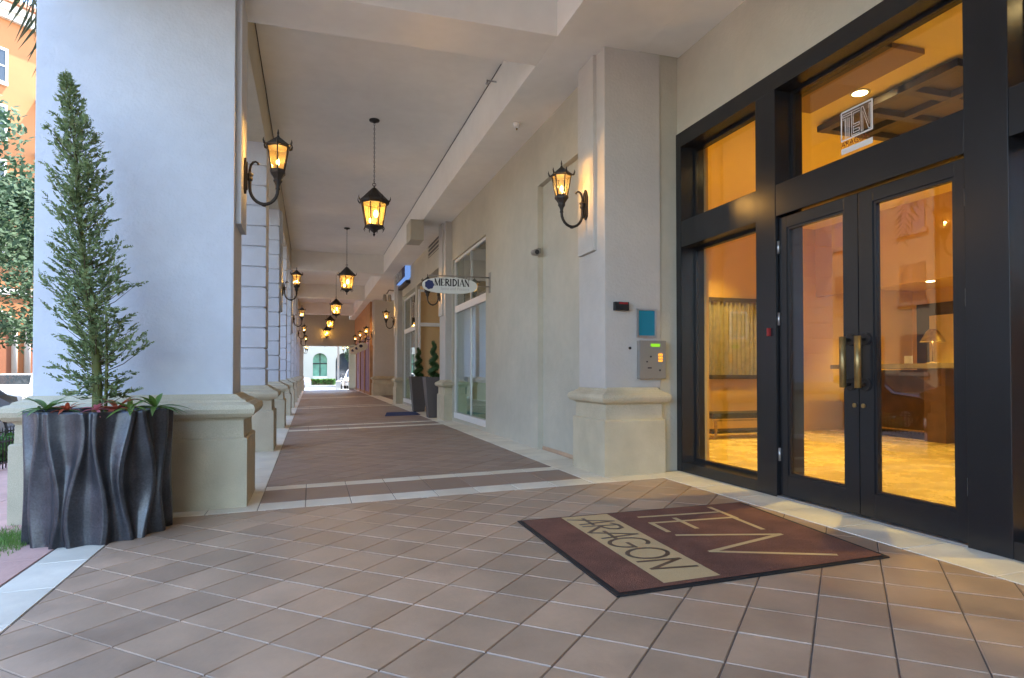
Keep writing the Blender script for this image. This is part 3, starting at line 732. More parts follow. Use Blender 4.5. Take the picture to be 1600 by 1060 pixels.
# ------------------------------------------------------------------ small fittings on the near column and walls
CF = 6.745
kp = thing('entry_intercom', 'grey metal entry intercom box with green display on the entrance column', 'intercom', (3.84, CF, 1.32))
MB().box(3.655, 4.005, CF-.075, CF, 1.10, 1.55, .008).build('housing', M['grey'], kp)
MB().box(3.80, 3.92, CF-.078, CF-.0745, 1.475, 1.512).build('display', M['lcd'], kp)
kb = MB()
for z in (1.30, 1.335, 1.37): kb.box(3.90, 3.955, CF-.079, CF-.0745, z, z+.026)
kb.build('lit_buttons', M['amberled'], kp)
MB().box(3.76, 3.81, CF-.078, CF-.0745, 1.22, 1.235).tube([(3.80, CF-.0745, 1.36), (3.80, CF-.079, 1.36)], .012, 10).tube([(3.75, CF-.0745, 1.30), (3.75, CF-.079, 1.30)], .010, 10).tube([(3.92, CF-.0745, 1.20), (3.92, CF-.079, 1.20)], .012, 10).build('push_button', M['black'], kp)
nb = thing('notice_board', 'small aluminium framed teal notice above the intercom', 'notice', (3.78, CF, 1.76))
for a in ((3.65, 3.67, 1.59, 1.925), (3.885, 3.905, 1.59, 1.925), (3.67, 3.885, 1.59, 1.61), (3.67, 3.885, 1.905, 1.925)):
    pass
nf = MB()
for x0, x1, z0, z1 in ((3.65, 3.67, 1.59, 1.925), (3.885, 3.905, 1.59, 1.925), (3.67, 3.885, 1.59, 1.61), (3.67, 3.885, 1.905, 1.925)): nf.box(x0, x1, CF-.03, CF, z0, z1)
nf.build('frame', M['steel'], nb); MB().box(3.67, 3.885, CF-.018, CF-.002, 1.61, 1.905).build('notice_sheet', M['teal'], nb)
cr_ = thing('card_reader', 'black card reader with red light on the entrance column', 'card reader', (3.43, CF, 1.95))
MB().box(3.35, 3.53, CF-.06, CF, 1.895, 1.995, .008).build('body', M['black'], cr_)
MB().box(3.40, 3.51, CF-.064, CF-.058, 1.965, 1.99).build('red_lens', M['redlens'], cr_)
tag(MB().tube([(3.565, CF-.012, 1.46), (3.565, CF, 1.46)], .017, 14).build('push_button', M['black']), 'tiny round black button on the column left of the intercom', 'button')
def cctv(x, y, z, rz, label):
    th = thing('security_camera', label, 'security camera', (x, y, z), 'security cameras on the shop wall')
    MB().tube([(x, y, z), (x-.05, y, z)], .05, 14).tube([(x-.05, y, z), (x-.10, y, z-.02)], .018, 8).build('mount', M['grey'], th)
    MB().tube([(x-.09, y+.06, z-.02), (x-.10, y-.14, z-.045)], [.045, .05], 14).build('housing', M['grey'], th)
    MB().tube([(x-.10, y-.139, z-.045), (x-.10, y-.145, z-.046)], .036, 14).build('lens', M['black'], th)
cctv(WX+.05, 9.42, 3.08, 0, 'grey security camera on the recessed wall left of the entrance column')
# twin floodlight high on the far wall
fl = thing('twin_floodlight', 'twin bullet floodlight on a curled bracket below the blue sign', 'floodlight', (3.3, 25.9, 4.3))
MB().tube([(WX, 26.2, 4.35), (3.2, 26.2, 4.5), (3.0, 26.2, 4.52), (2.9, 26.2, 4.35)], .025, 8).build('bracket', M['grey'], fl)
for dx in (-.09, .1): MB().lathe([(.05, 4.34), (.07, 4.28), (.085, 4.08), (.07, 4.06)], 2.92+dx, 26.2, 12).build('lamp_head', M['grey'], fl)
sd_ = thing('smoke_detector', 'small white detector under the wall beam', 'detector', (3.0, 9.3, ZB))
MB().lathe([(.02, ZB-.075), (.045, ZB-.06), (.05, ZB-.03), (.06, ZB)], 2.98, 9.25, 16).build('cover', M['white'], sd_)
MB().lathe([(.012, ZB-.10), (.014, ZB-.07)], 2.98, 9.25, 8).build('sensor_tip', M['brass'], sd_)
sp = thing('fire_sprinkler', 'small pipe sprinkler at the ceiling edge near the front beam', 'sprinkler', (2.55, 9.2, 5.5))
MB().tube([(2.64, 9.2, 5.55), (2.5, 9.2, 5.55)], .012, 8).lathe([(.03, 5.50), (.01, 5.53), (.012, 5.56)], 2.5, 9.2, 10).build('pipe_head', M['steel'], sp)
# ceiling joint line (cable) where ceiling meets the wall beam
tag(MB().tube([(2.63, 8.9, ZC-.012), (2.63, 24.8, ZC-.012)], .005, 6).tube([(SHX1+.01, 7.5, ZC-.012), (SHX1+.01, 24.8, ZC-.012)], .005, 6).build('ceiling_conduit', M['dark']), 'thin dark cables running along both edges of the arcade ceiling', 'cable')

# ------------------------------------------------------------------ fluted planter with conifer and bromeliads
PX, PY = -1.635, 6.02
pz0 = fz(PX)-.012; pz1 = .872
pt = thing('fluted_planter', 'large round dark bronze planter with wavy fluted sides', 'planter', (PX, PY, pz0))
rid = []
NR = 19
for k in range(NR):
    a = 2*math.pi*k/NR+rnd.uniform(-.02, .02); rid.append((a, .135*(1 if k % 2 else -1)*rnd.uniform(.6, 1.05), rnd.uniform(.7, .95), -1.0+.55*(k//2 % 4)+rnd.uniform(-.15, .15)))
rid = [(a, am, rid[k-k % 2][2], rid[k-k % 2][3]) for k, (a, am, f, p) in enumerate(rid)]
def pr(th, t):
    """scallops between wandering ridges that meet and part again"""
    best = []
    for a, am, fq, ph in rid:
        c = a+am*math.sin(math.pi*t*fq*2+ph); d = (th-c+math.pi) % (2*math.pi)-math.pi; best.append((abs(d), d))
    best.sort(); d0 = best[0][0]
    d1 = min((abs(x[1]) for x in best[1:] if x[1]*best[0][1] <= 0), default=.2)
    wdt = d0+d1; x = min(1, d0/(wdt*.5+1e-6))
    x = max(0, (x-.16)/.84)
    return .512-.060*min(1, (wdt/.36)**.8)*math.sin(min(1, x*1.1)*math.pi/2)
NT, NZ = 620, 60
rw = []
for j in range(NZ+1):
    t_ = j/NZ; z = pz0+(pz1-pz0)*t_
    rw.append([(PX+pr(2*math.pi*i/NT, t_)*1.02*math.cos(2*math.pi*i/NT), PY+pr(2*math.pi*i/NT, t_)*.98*math.sin(2*math.pi*i/NT), z) for i in range(NT)])
b = MB(); b.grid(rw, closed_v=True)
top = rw[-1]; b.grid([top, [(PX+(x-PX)*.93, PY+(y_-PY)*.93, z) for x, y_, z in top], [(PX+.42*math.cos(2*math.pi*i/NT), PY+.42*math.sin(2*math.pi*i/NT), pz1-.12) for i in range(NT)]], closed_v=True, smooth=False)
b.build('body', M['plantr'], pt)
MB().lathe([(.435, pz1-.08), (.30, pz1-.05), (.05, pz1-.03)], PX, PY, 32).build('soil', M['soil'], pt)

ct = thing('conifer_tree', 'tall slim feathery conifer growing in the fluted planter', 'tree', (-1.66, 6.0, .8))
def tpos(t_): return Vector((-1.665-.25*t_**1.4+.012*math.sin(t_*9), 5.99+.015*math.sin(t_*7+1), .80+2.78*t_))
tk = MB(); tk.tube([tpos(i/24) for i in range(25)], [.036*(1-.9*i/24)+.003 for i in range(25)], 10)
tk.tube([(-1.60, 5.98, .8), (-1.595, 5.99, 1.2), (-1.60, 5.97, 1.7)], [.014, .012, .006], 8)
tk.build('trunk', M['stem'], ct)
cr = MB(); cr.raw = True; br = MB()
def spray(mb, p, d, L, w_, rng):
    """one flat feathery spray: a twig with short needle fans on both sides"""
    d = d.normalized(); sd = d.cross(Vector((rng.uniform(-.4, .4), rng.uniform(-.4, .4), 1))).normalized()
    n = max(3, int(L/.017))
    for i in range(n):
        f = (i+1)/n; q = p+d*(L*f)+Vector((0, 0, -.10*L*f*f+.12*L*f))
        ll = w_*(1.05-.75*f)*rng.uniform(.7, 1.2)
        for s_ in (-1, 1):
            e = (sd*s_*.75+d*.85+Vector((0, 0, rng.uniform(-.35, .45)))).normalized()
            nn = e.cross(Vector((rng.uniform(-1, 1), rng.uniform(-1, 1), rng.uniform(-.2, 1)))).normalized()*ll*.24
            mb.face([q-nn*.6, q+e*ll*.5-nn, q+e*ll, q+e*ll*.5+nn])
def prof(t_):
    # half width of the crown with height, read off the outline
    P = [(0, .22), (.08, .31), (.18, .35), (.28, .37), (.38, .33), (.45, .27), (.52, .26), (.6, .24), (.68, .23), (.76, .20), (.84, .15), (.90, .095), (.95, .045), (1, .008)]
    for (a, u), (b_, v) in zip(P, P[1:]):
        if t_ <= b_: return u+(v-u)*(t_-a)/(b_-a)
    return .02
rg = random.Random(11)
NB = 265
for i in range(NB):
    t_ = .045+.955*((i+rg.random())/NB)**.97
    base = tpos(t_*.985); a = i*2.39996+rg.uniform(-.4, .4)
    if .5+.5*math.sin(a*2+t_*23)*math.cos(t_*31+a) < .16: continue      # open gaps in the crown
    r_ = prof(t_)*rg.uniform(.42, .98)
    if rg.random() < .12: r_ *= 1.18
    rise = (.62 if t_ < .5 else .9)*rg.uniform(.6, 1.3)
    if t_ < .12: rise = rg.uniform(-.1, .5)
    d = Vector((math.cos(a), math.sin(a), rise)).normalized()
    L = r_/math.hypot(d.x, d.y)*.9
    mid = base+d*L*.55+Vector((0, 0, -.02)); tip = base+d*L+Vector((0, 0, .02))
    br.tube([base, mid, tip], [.0045, .003, .001], 4, cap=False)
    ns = int(3+L*15)
    for k in range(ns):
        f = .22+.78*k/max(1, ns-1); q = base+(tip-base)*f
        dd = (d+Vector((rg.uniform(-.9, .9), rg.uniform(-.9, .9), rg.uniform(-.25, .75)))).normalized()
        spray(cr, q, dd, rg.uniform(.08, .15)*(1.1-.55*t_), .056, rg)
    spray(cr, tip, d, .07, .03, rg)
for k in range(8): spray(cr, tpos(.93+.065*k/8), Vector((rg.uniform(-.35, .35), rg.uniform(-.35, .35), 1)), .13, .026, rg)
br.build('branches', M['bark'], ct); cr.build('foliage', M['conif'], ct)

def bromeliad(x, y, z, s, m, label, n=13):
    o = MB(); rr = random.Random(int(x*1000)+int(y*777))
    for k in range(n):
        a = k*2.4+rr.uniform(-.3, .3); L = s*rr.uniform(.75, 1.15); el = R(rr.uniform(12, 58)); wd = s*.10
        P = []; 
        for i in range(7):
            f = i/6; hx = L*f*math.cos(el)*(1+.2*f); hz = L*f*math.sin(el)-.75*L*f*f*.8*math.cos(el)
            ww = wd*math.sin(math.pi*(.18+.82*f))*(1 if f < 1 else .05); c, s_ = math.cos(a), math.sin(a)
            P.append([(x+c*hx-s_*ww, y+s_*hx+c*ww, z+hz+.012*s*8*0), (x+c*hx, y+s_*hx, z+hz-ww*.35), (x+c*hx+s_*ww, y+s_*hx-c*ww, z+hz)])
        o.grid(P)
    return tag(o.build('bromeliad', m), label, 'plant', 'bromeliads in the fluted planter')
for dx, dy, s, m_, l, n in ((-.33, -.16, .27, 'brom_g', 'green and yellow bromeliad at the left rim of the fluted planter', 15), (-.15, -.30, .17, 'brom_r', 'small red bromeliad left of the conifer trunk', 11),
                         (.05, -.33, .15, 'brom_p', 'pink bromeliad in front of the conifer trunk', 11), (.16, -.22, .24, 'brom_r', 'taller orange red bromeliad right of the trunk', 13), (.27, -.28, .22, 'brom_g', 'green bromeliad right of the red ones', 13), (.40, -.06, .27, 'brom_g', 'green bromeliad arching over the right rim of the planter', 13)):
    bromeliad(PX+dx, PY+dy, pz1+.012, s*.92, M[m_], l, n)
gp = MB(); gp.raw = True
for i in range(6000):
    x = rnd.uniform(-2.95, -2.05); y_ = rnd.gauss(5.97, .2)+.1*(x+2.4)
    a = rnd.uniform(0, 6.28); h = rnd.uniform(.015, .045); z = fz(x)
    gp.face([(x-.003*math.sin(a), y_+.003*math.cos(a), z), (x+.003*math.sin(a), y_-.003*math.cos(a), z), (x+.02*math.cos(a), y_+.02*math.sin(a), z+h)])
struct(gp.build('grass_patch', M['lawn']), 'stuff')

# ------------------------------------------------------------------ entrance mat
c0, c1, c2, c3 = Vector((1.651, 5.012)), Vector((3.693, 4.916)), Vector((3.518, 3.222)), Vector((1.623, 3.204))   # left, far, right, near
wm = thing('entrance_mat', 'brown red carpet entrance mat with beige lettering before the glass doors', 'mat', (2.6, 4.1, fz(2.6)))
def mp(u, v, h=0):
    """u along the near-left to far-left edge..., v towards the doors"""
    p = (c3*(1-u)+c0*u)*(1-v)+(c2*(1-u)+c1*u)*v
    return (p.x, p.y, fz(p.x)+h)
e = .012
o_ = MB(); Q = [(-e, -e), (1+e, -e), (1+e, 1+e), (-e, 1+e)]
o_.grid([[mp(u, v, .001) for u, v in Q], [mp(u, v, .010) for u, v in Q], [mp(u*.98+.01, v*.98+.01, .0105) for u, v in Q]], closed_v=True, smooth=False); o_.face([mp(u*.98+.01, v*.98+.01, .0105) for u, v in Q]); o_.build('rubber_edge', M['rubber'], wm)
def mrect(mb, u0, u1, v0, v1, h, n=14):
    mb.grid([[mp(u0+(u1-u0)*i/n, v0+(v1-v0)*j/n, h) for j in range(n+1)] for i in range(n+1)], smooth=False)
b = MB(); mrect(b, .004, .996, .004, .996, .0145); 
b.build('carpet', M['mred'], wm)
b = MB(); mrect(b, .03, .985, .165, .365, .0162); b.build('beige_band', M['mbeige'], wm)
# letters: reading direction runs from the far-left edge (u=1) to the near edge (u=0); letter tops point to the doors (+v)
def mtext(mb, lines, wd, u0, su, v0, sv, h):
    for ln in lines:
        pts = [(u0-x*su, v0+y_*sv) for x, y_ in ln]
        P3 = [Vector(mp(u, v, h)) for u, v in pts]
        for a, b_ in zip(P3, P3[1:]):
            d = (b_-a); L = d.length; d.normalize(); n = Vector((-d.y, d.x, 0))*wd/2; a2 = a-d*wd*.35; b2 = b_+d*wd*.35
            mb.face([a2-n, b2-n, b2+n, a2+n]); h += .00002
def circ(cx, cy, rx, ry, a0=0, a1=360, n=22): return [(cx+rx*math.cos(R(a0+(a1-a0)*i/n)), cy+ry*math.sin(R(a0+(a1-a0)*i/n))) for i in range(n+1)]
GL = {'A': [[(0, -.12), (.55, 1.02)], [(.55, 1.02), (.66, 0)], [(-.02, .33), (.80, .33)]],
      'R': [[(.12, 0), (.22, .95)], [(.0, .86), (.22, .97), (.55, .95), (.66, .78), (.58, .58), (.35, .47), (.14, .45)], [(.22, .46), (.72, -.05)]],
      'G': [circ(.5, .47, .42, .5, 50, 335), [(.88, .28), (.93, .44), (.52, .42)]],
      'O': [circ(.5, .48, .42, .5)],
      'N': [[(.05, -.05), (.14, .97)], [(.14, .97), (.62, .0)], [(.62, 0), (.78, 1.05)]]}
b = MB(); x = .055
for ch_, wdt in (('A', .78), ('R', .78), ('A', .74), ('G', 1.0), ('O', 1.0), ('N', .8)):
    lines = [[(x+px*.155, py) for px, py in ln] for ln in GL[ch_]]
    mtext(b, lines, .031, .985, 1, .195, .142, .0172); x += wdt*.155
b.build('lettering_name', M['wood2'], wm)
b = MB()
b = MB()
mtext(b, [[(.045, .97), (.285, .97)], [(.15, .97), (.115, .0)]], .041, .985, 1, .465, .37, .0168)
mtext(b, [[(.50, .955), (.27, .955), (.235, .0), (.395, .0)], [(.19, .34), (.385, .34)]], .041, .985, 1, .465, .37, .0169)
mtext(b, [[(.46, .02), (.60, 1.0), (.71, .03), (.915, 1.03)]], .041, .985, 1, .465, .37, .0170)
b.build('lettering_number', M['mbeige'], wm)

# ------------------------------------------------------------------ shop window, vestibule, far shop window
def shopwin(y0, y1, mull, label, zt=3.98):
    th = thing('shop_window', label, 'window', (WX, (y0+y1)/2, .06), 'tall white framed shop windows')
    X0, X1 = WX+.05, WX+.13; f = MB()
    f.box(X0, X1, y0, y0+.06, .06, zt); f.box(X0, X1, y1-.06, y1, .06, zt); f.box(X0, X1, y0+.06, y1-.06, zt-.06, zt); f.box(X0-.03, X1, y0+.06, y1-.06, .06, .2)
    f.box(X0+.002, X1, y0+.06, y1-.06, 2.66, 2.82)
    f.build('frame', M['white'], th)
    mu = MB(); mu.box(X0+.012, X1-.004, mull-.025, mull+.025, .2, 2.66); mu.box(X0+.012, X1-.004, mull-.025, mull+.025, 2.82, zt-.06); mu.build('mullion', M['steel'], th)
    for a, b_ in ((y0+.06, mull-.025), (mull+.025, y1-.06)):
        for z0, z1 in ((.2, 2.66), (2.82, zt-.06)): MB().box(X0+.03, X0+.038, a, b_, z0, z1).build('pane', M['shopgl'], th)
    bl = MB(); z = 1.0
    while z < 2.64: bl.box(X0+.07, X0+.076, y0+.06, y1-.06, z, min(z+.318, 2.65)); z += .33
    bl.box(X0+.078, X0+.082, y0+.06, y1-.06, .96, 2.66); bl.build('blind', M['frost'], th)  # slatted sheet added to imitate grooved piers reflected in the panes
    MB().box(X0+.066, X0+.07, y0+.06, y1-.06, .2, .955).build('frosted_panel', M['frostg'], th)  # green sheet added to imitate plinths reflected in the lower panes
    MB().box(X1-.006, X1-.003, y0+.06, y1-.06, 2.82, zt-.06).build('upper_screen', M['greyscr'], th)
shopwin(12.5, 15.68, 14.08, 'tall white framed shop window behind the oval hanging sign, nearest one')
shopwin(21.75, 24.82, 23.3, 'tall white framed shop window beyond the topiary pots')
vs = thing('shop_vestibule', 'recessed shop doorway with white frame and tan inner wall behind the topiary', 'doorway', (4.2, 20, 0))
MB().box(3.48, 4.9, 21.34, 21.385, -.02, 4.08).build('inner_wall', M['tan'], vs)
MB().box(4.9, 5.0, 16.7, 21.6, -.02, 4.1).box(3.725, 4.89, 16.6, 16.74, -.02, 4.1).build('side_wall', M['cream'], vs)
MB().box(3.725, 4.9, 16.745, 21.38, 4.09, 4.2).build('soffit', M['ceil'], vs)
f = MB(); Yv = 21.2
f.box(3.40, 3.47, Yv, Yv+.1, 0, 3.95); f.box(3.47, 5.8, Yv+.002, Yv+.1, 3.87, 3.95); f.box(3.47, 5.8, Yv+.002, Yv+.1, 2.72, 2.84); f.box(4.75, 4.85, Yv+.003, Yv+.1, 0, 3.87)
f.build('frame', M['white'], vs)
MB().box(3.47, 4.75, Yv+.05, Yv+.056, 0, 2.72).box(3.47, 4.75, Yv+.05, Yv+.056, 2.84, 3.87).build('pane', M['gl'], vs)
sheet('vestibule_floor', 3.44, 5.9, 16.74, 21.4, -.004, M['tile'])
# topiaries
def topiary(x, y, zb, h, label, plabel):
    p = thing('tapered_planter', plabel, 'planter', (x, y, zb), 'tall taupe planters at the shop door')
    hh = 1.08
    MB().rectprof(x, x, y, y, [(.16, zb), (.165, zb+.01), (.262, zb+hh-.01), (.262, zb+hh), (.235, zb+hh), (.23, zb+hh-.06)]).build('body', M['taupe'], p)
    MB().box(x-.225, x+.225, y-.225, y+.225, zb+hh-.08, zb+hh-.05).build('soil', M['soil'], p)
    t_ = thing('spiral_topiary', label, 'topiary', (x, y, zb+hh-.05), 'spiral topiaries in tapered planters')
    z0 = zb+hh-.05
    MB().tube([(x, y, z0), (x, y, z0+h*.95)], [.018, .006], 8).build('trunk', M['bark'], t_)
    o = MB(); o.raw = True; n = 70; P = []; rr = []
    for i in range(n+1):
        f = i/n; a = 2*math.pi*3.4*f; rd = .085*(1-.75*f); P.append((x+rd*math.cos(a), y+rd*math.sin(a), z0+.06+h*.92*f)); rr.append(.115*(1-.62*f))
    o.tube(P, [r*.75 for r in rr], 8)
    rg2 = random.Random(5)
    for i in range(n+1):
        for k in range(46):
            v = Vector((rg2.gauss(0, 1), rg2.gauss(0, 1), rg2.gauss(0, 1))).normalized(); q = Vector(P[i])+v*rr[i]*rg2.uniform(.75, 1.08)+Vector((0, 0, rg2.uniform(-.02, .02)))
            u = v.orthogonal().normalized(); u.rotate(Matrix.Rotation(rg2.uniform(0, 6.28), 3, v)); w2 = v.cross(u); L = .022
            o.face([q-u*L*.4, q+w2*L+v*.01, q+u*L*.4, q-w2*L*.6+v*.006])
    o.build('foliage', M['topi'], t_)
topiary(3.14, 17.0, fz(3.14), 1.0, 'nearer spiral topiary beside the half hidden column', 'nearer tall tapered planter holding a spiral topiary')
topiary(3.17, 19.75, fz(3.17), .92, 'farther spiral topiary of the pair at the shop door', 'farther tall tapered planter holding a spiral topiary')
bm_ = thing('door_mat', 'royal blue door mat before the topiary pots', 'mat', (2.6, 18.6, fz(2.6)))
q_ = [(1.98, 18.2), (2.98, 18.2), (3.05, 19.6), (2.2, 19.75)]
MB().face([(x, y, fz(x)+.012) for x, y in q_]).grid([[(x, y, fz(x)+.002) for x, y in q_], [(x, y, fz(x)+.012) for x, y in q_]], closed_v=True, smooth=False).build('pile', M['bluemat'], bm_)
# hanging oval sign
hs = thing('hanging_sign', 'oval white hanging sign with navy emblem lettered MERIDIAN', 'sign', (2.57, 12.2, 2.86))
SY = 12.2; scx, scz = 2.567, 2.862
ol = [(scx+.54*math.copysign(abs(math.cos(R(a)))**.8, math.cos(R(a))), scz+.155*math.copysign(abs(math.sin(R(a)))**.8, math.sin(R(a)))) for a in range(0, 360, 6)]
MB().prism(ol, SY-.02, SY+.02, 'y').build('panel', M['signw'], hs)
F_ = SY-.0215
em = MB(); 
petal = [(2.162+.088*(1+.06*math.cos(R(a)*7))*math.cos(R(a)), scz+.005+.088*(1+.06*math.cos(R(a)*7))*math.sin(R(a))) for a in range(0, 360, 8)]
em.prism(petal, F_, F_+.001, 'y'); em.build('emblem', M['navy'], hs)
def serif(mb, s, x0, z0, h, org_y):
    """roman capitals from thick and thin strokes with serifs"""
    tk_, tn, sf = .024*h/.12, .009*h/.12, .008*h/.12
    adv = {'M': .95, 'E': .66, 'R': .74, 'I': .36, 'D': .78, 'A': .74, 'N': .82}
    x = x0
    for c in s:
        w_ = adv[c]*h*.98; l = []
        def stem(u, t=tk_): l.append((t, [(u, 0), (u, h)])); l.append((sf, [(u-.1*h, .02*h), (u+.1*h, .02*h)])); l.append((sf, [(u-.1*h, .98*h), (u+.1*h, .98*h)]))
        if c == 'I': stem(.15*h)
        if c == 'E': stem(.15*h); l += [(tn, [(.15*h, .97*h), (.52*h, .97*h), (.53*h, .8*h)]), (tn, [(.15*h, .5*h), (.4*h, .5*h)]), (tn, [(.15*h, .03*h), (.53*h, .03*h), (.56*h, .22*h)])]
        if c == 'D': stem(.15*h); l += [(tk_*.9, [(.15*h+.5*h*math.sin(R(a)), .5*h+.48*h*math.cos(R(a))) for a in range(0, 181, 15)])]
        if c == 'R': stem(.15*h); l += [(tk_*.8, [(.15*h+.4*h*math.sin(R(a)), .745*h+.235*h*math.cos(R(a))) for a in range(0, 181, 20)]), (tk_, [(.32*h, .5*h), (.66*h, 0)])]
        if c == 'A': l += [(tn, [(.04*h, 0), (.36*h, 1.0*h)]), (tk_, [(.36*h, 1.0*h), (.66*h, 0)]), (tn, [(.15*h, .34*h), (.52*h, .34*h)]), (sf, [(-.04*h, .02*h), (.14*h, .02*h)]), (sf, [(.54*h, .02*h), (.76*h, .02*h)])]
        if c == 'N': l += [(tn, [(.12*h, 0), (.12*h, h)]), (tk_, [(.12*h, .98*h), (.66*h, .02*h)]), (tn, [(.66*h, 0), (.66*h, h)]), (sf, [(.02*h, .02*h), (.22*h, .02*h)]), (sf, [(.56*h, .98*h), (.76*h, .98*h)])]
        if c == 'M': l += [(tn, [(.12*h, 0), (.12*h, h)]), (tk_, [(.12*h, .98*h), (.45*h, .02*h)]), (tn, [(.45*h, .02*h), (.78*h, .98*h)]), (tk_, [(.8*h, 0), (.8*h, h)]), (sf, [(.02*h, .02*h), (.22*h, .02*h)]), (sf, [(.7*h, .02*h), (.9*h, .02*h)])]
        mb.strokes(l, tk_, (x, org_y, z0), (1, 0, 0), (0, 0, 1), .0002); x += w_
b = MB(); serif(b, 'MERIDIAN', 2.255, 2.855, .132, F_); b.build('lettering', M['ink'], hs)
text_mesh('sub_lettering', 'Spine and Posture', .078, M['greyink'], hs, (2.66, F_, 2.775), (1, 0, 0), (0, 0, 1), .0006, 'CENTER', 0, .12)
MB().tube([(2.15, SY, 3.05), (WX, SY, 3.05)], .012, 8).tube([(2.3, SY, 3.05), (2.3, SY, 2.98)], .006, 6).tube([(2.9, SY, 3.05), (2.9, SY, 2.97)], .006, 6).box(WX-.015, WX, SY-.05, SY+.05, 2.75, 3.15).tube([(scx+.5, SY, 2.87), (WX, SY, 2.87)], .012, 8).build('bracket', M['grey'], hs)
# lit blue sign box on the wall
bs_ = thing('lit_sign_box', 'blue lit box sign high on the wall beyond the louvre vent', 'sign', (3.3, 24.2, 4.7))
MB().box(3.17, 3.36, 22.75, 25.8, 4.56, 5.06, .01).build('case', M['blueglow'], bs_)
MB().box(3.155, 3.168, 22.8, 25.75, 4.60, 5.02).build('face', M['navy'], bs_)
text_mesh('lettering', 'MERIDIAN', .46, M['signw'], bs_, (3.15, 25.62, 4.65), (0, -1, 0), (0, 0, 1), .002, 'LEFT', .004)
MB().box(3.2, 3.36, 22.75, 25.75, 4.36, 4.47).build('lower_rail', M['ink'], bs_)

# ------------------------------------------------------------------ far shop front with striped curtains
fs = thing('curtained_shopfront', 'timber shopfront with purple and white striped curtains near the arcade end', 'shopfront', (3.1, 40, 0))
tb = MB()
for y0 in (35.0, 38.7, 42.4, 46.1): tb.box(3.01, 3.25, y0, y0+.5, -.08, 3.2)
tb.box(3.0, 3.25, 34.9, 47.5, 3.2, ZB); tb.box(3.05, 3.25, 34.9, 47.5, -.08, .12)
tb.build('timber_frame', M['timber'], fs)
def curtain(y0, y1):
    for ph, m_ in ((0, 'purple'), (1, 'lilac')):
        c = MB(); n = 7; dy = (y1-y0)/n
        for i in range(n):
            if i % 2 != ph: continue
            c.grid([[(3.10-.06*math.sin(math.pi*(j/4)), y0+dy*(i+j/4), z) for j in range(5)] for z in (.12, 3.2)])
        c.build('curtain', M[m_], fs)
for y0 in (35.55, 39.25, 42.95): curtain(y0, y0+3.15)
def blade(y, label):
    th = thing('blade_sign', label, 'sign', (2.7, y, 2.6), 'small oval signs by the curtained shop')
    MB().prism([(2.70+.30*math.cos(R(a)), 2.62+.22*math.sin(R(a))) for a in range(0, 360, 15)], y-.02, y+.02, 'y').build('panel', M['signw'], th)
    MB().prism([(2.62+.10*math.cos(R(a)), 2.65+.09*math.sin(R(a))) for a in range(0, 360, 30)], y-.023, y-.0205, 'y').build('emblem', M['navy'], th)
    MB().tube([(2.4, y, 2.9), (3.05, y, 2.9)], .015, 6).tube([(2.7, y, 2.9), (2.7, y, 2.83)], .01, 6).build('bracket', M['dark'], th)
blade(36.2, 'nearer oval blade sign before the purple curtains'); blade(39.6, 'middle oval blade sign before the purple curtains'); blade(43.4, 'farthest oval blade sign before the purple curtains')

# ------------------------------------------------------------------ beyond the far opening
pp = thing('portico_post', 'slim pale post standing in the far opening', 'post', (2.0, 52, -.1))
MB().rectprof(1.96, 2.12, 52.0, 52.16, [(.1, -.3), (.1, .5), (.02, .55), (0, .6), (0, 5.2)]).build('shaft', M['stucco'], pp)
bb = thing('arched_building', 'cream building with arched green windows across the far street', 'building', (2, 78, 0))
wl = MB(); YF = 78
zt_ = 12
# wall with arched openings
ops = [(-11.3, .8, 1), (-8.2, .8, 1), (-5.1, .8, 1), (-2.05, .8, 1), (1.0, .8, 1), (3.85, 1.1, 0), (7.2, 1.1, 0), (10.6, 1.1, 0)]
xs = -22
for cx, r, gw in ops:
    wl.box(xs, cx-r, YF, YF+.6, -.4, zt_); xs = cx+r
    pts = arc(cx, 2.67 if gw else 2.45, r, 180, 0, 14)
    for (xa, za), (xb, zb) in zip(pts, pts[1:]): wl.face([(xa, YF, za), (xb, YF, zb), (xb, YF, zt_), (xa, YF, zt_)]); wl.face([(xa, YF, za), (xa, YF+.6, za), (xb, YF+.6, zb), (xb, YF, zb)])
wl.box(xs, 30, YF, YF+.6, -.4, zt_); wl.build('wall', mat('sunlit_cream_stucco', (.44, .40, .31), .85, bump=(20, .2, .01)), bb)  # one even cream colour over the whole wall
MB().box(-22, 30, YF-.15, YF-.001, 5.2, 5.5).build('string_course', M['trimw'], bb)
for cx, r, gw in ops:
    z0 = .78 if gw else -.2
    wn = MB().box(cx-r, cx+r, YF+.5, YF+.55, z0, 3.8).build('window', M['gwin'] if gw else M['winblk'], bb)
    if gw:
        MB().box(cx-.04, cx+.04, YF+.42, YF+.499, z0, 3.8).box(cx-r, cx-.041, YF+.42, YF+.499, 2.2, 2.32).box(cx+.041, cx+r, YF+.42, YF+.499, 2.2, 2.32).build('window_frame', M['dframe'], wn)
        MB().box(cx-r, cx+r, YF-.08, YF+.499, -.4, z0-.001).build('sill_wall', M['trimw'], bb)
hd = MB(); hd.raw = True
for i in range(9000):
    x = rnd.uniform(-8.5, 2.6); y_ = rnd.uniform(75.0, 76.2); z = ZR+.1+.72*rnd.random()**.7; a = rnd.uniform(0, 6.28); b_ = rnd.uniform(-1, 1); L = .12
    u = Vector((math.cos(a), math.sin(a), b_*.5))*L; v = Vector((-math.sin(a), math.cos(a), rnd.uniform(-.8, .8)))*L*.6; q = Vector((x, y_, z)); hd.face([q-u, q-v, q+u, q+v])
hg = thing('clipped_hedge', 'low green hedge under the arched window across the far street', 'hedge', (-2, 75.6, ZR))
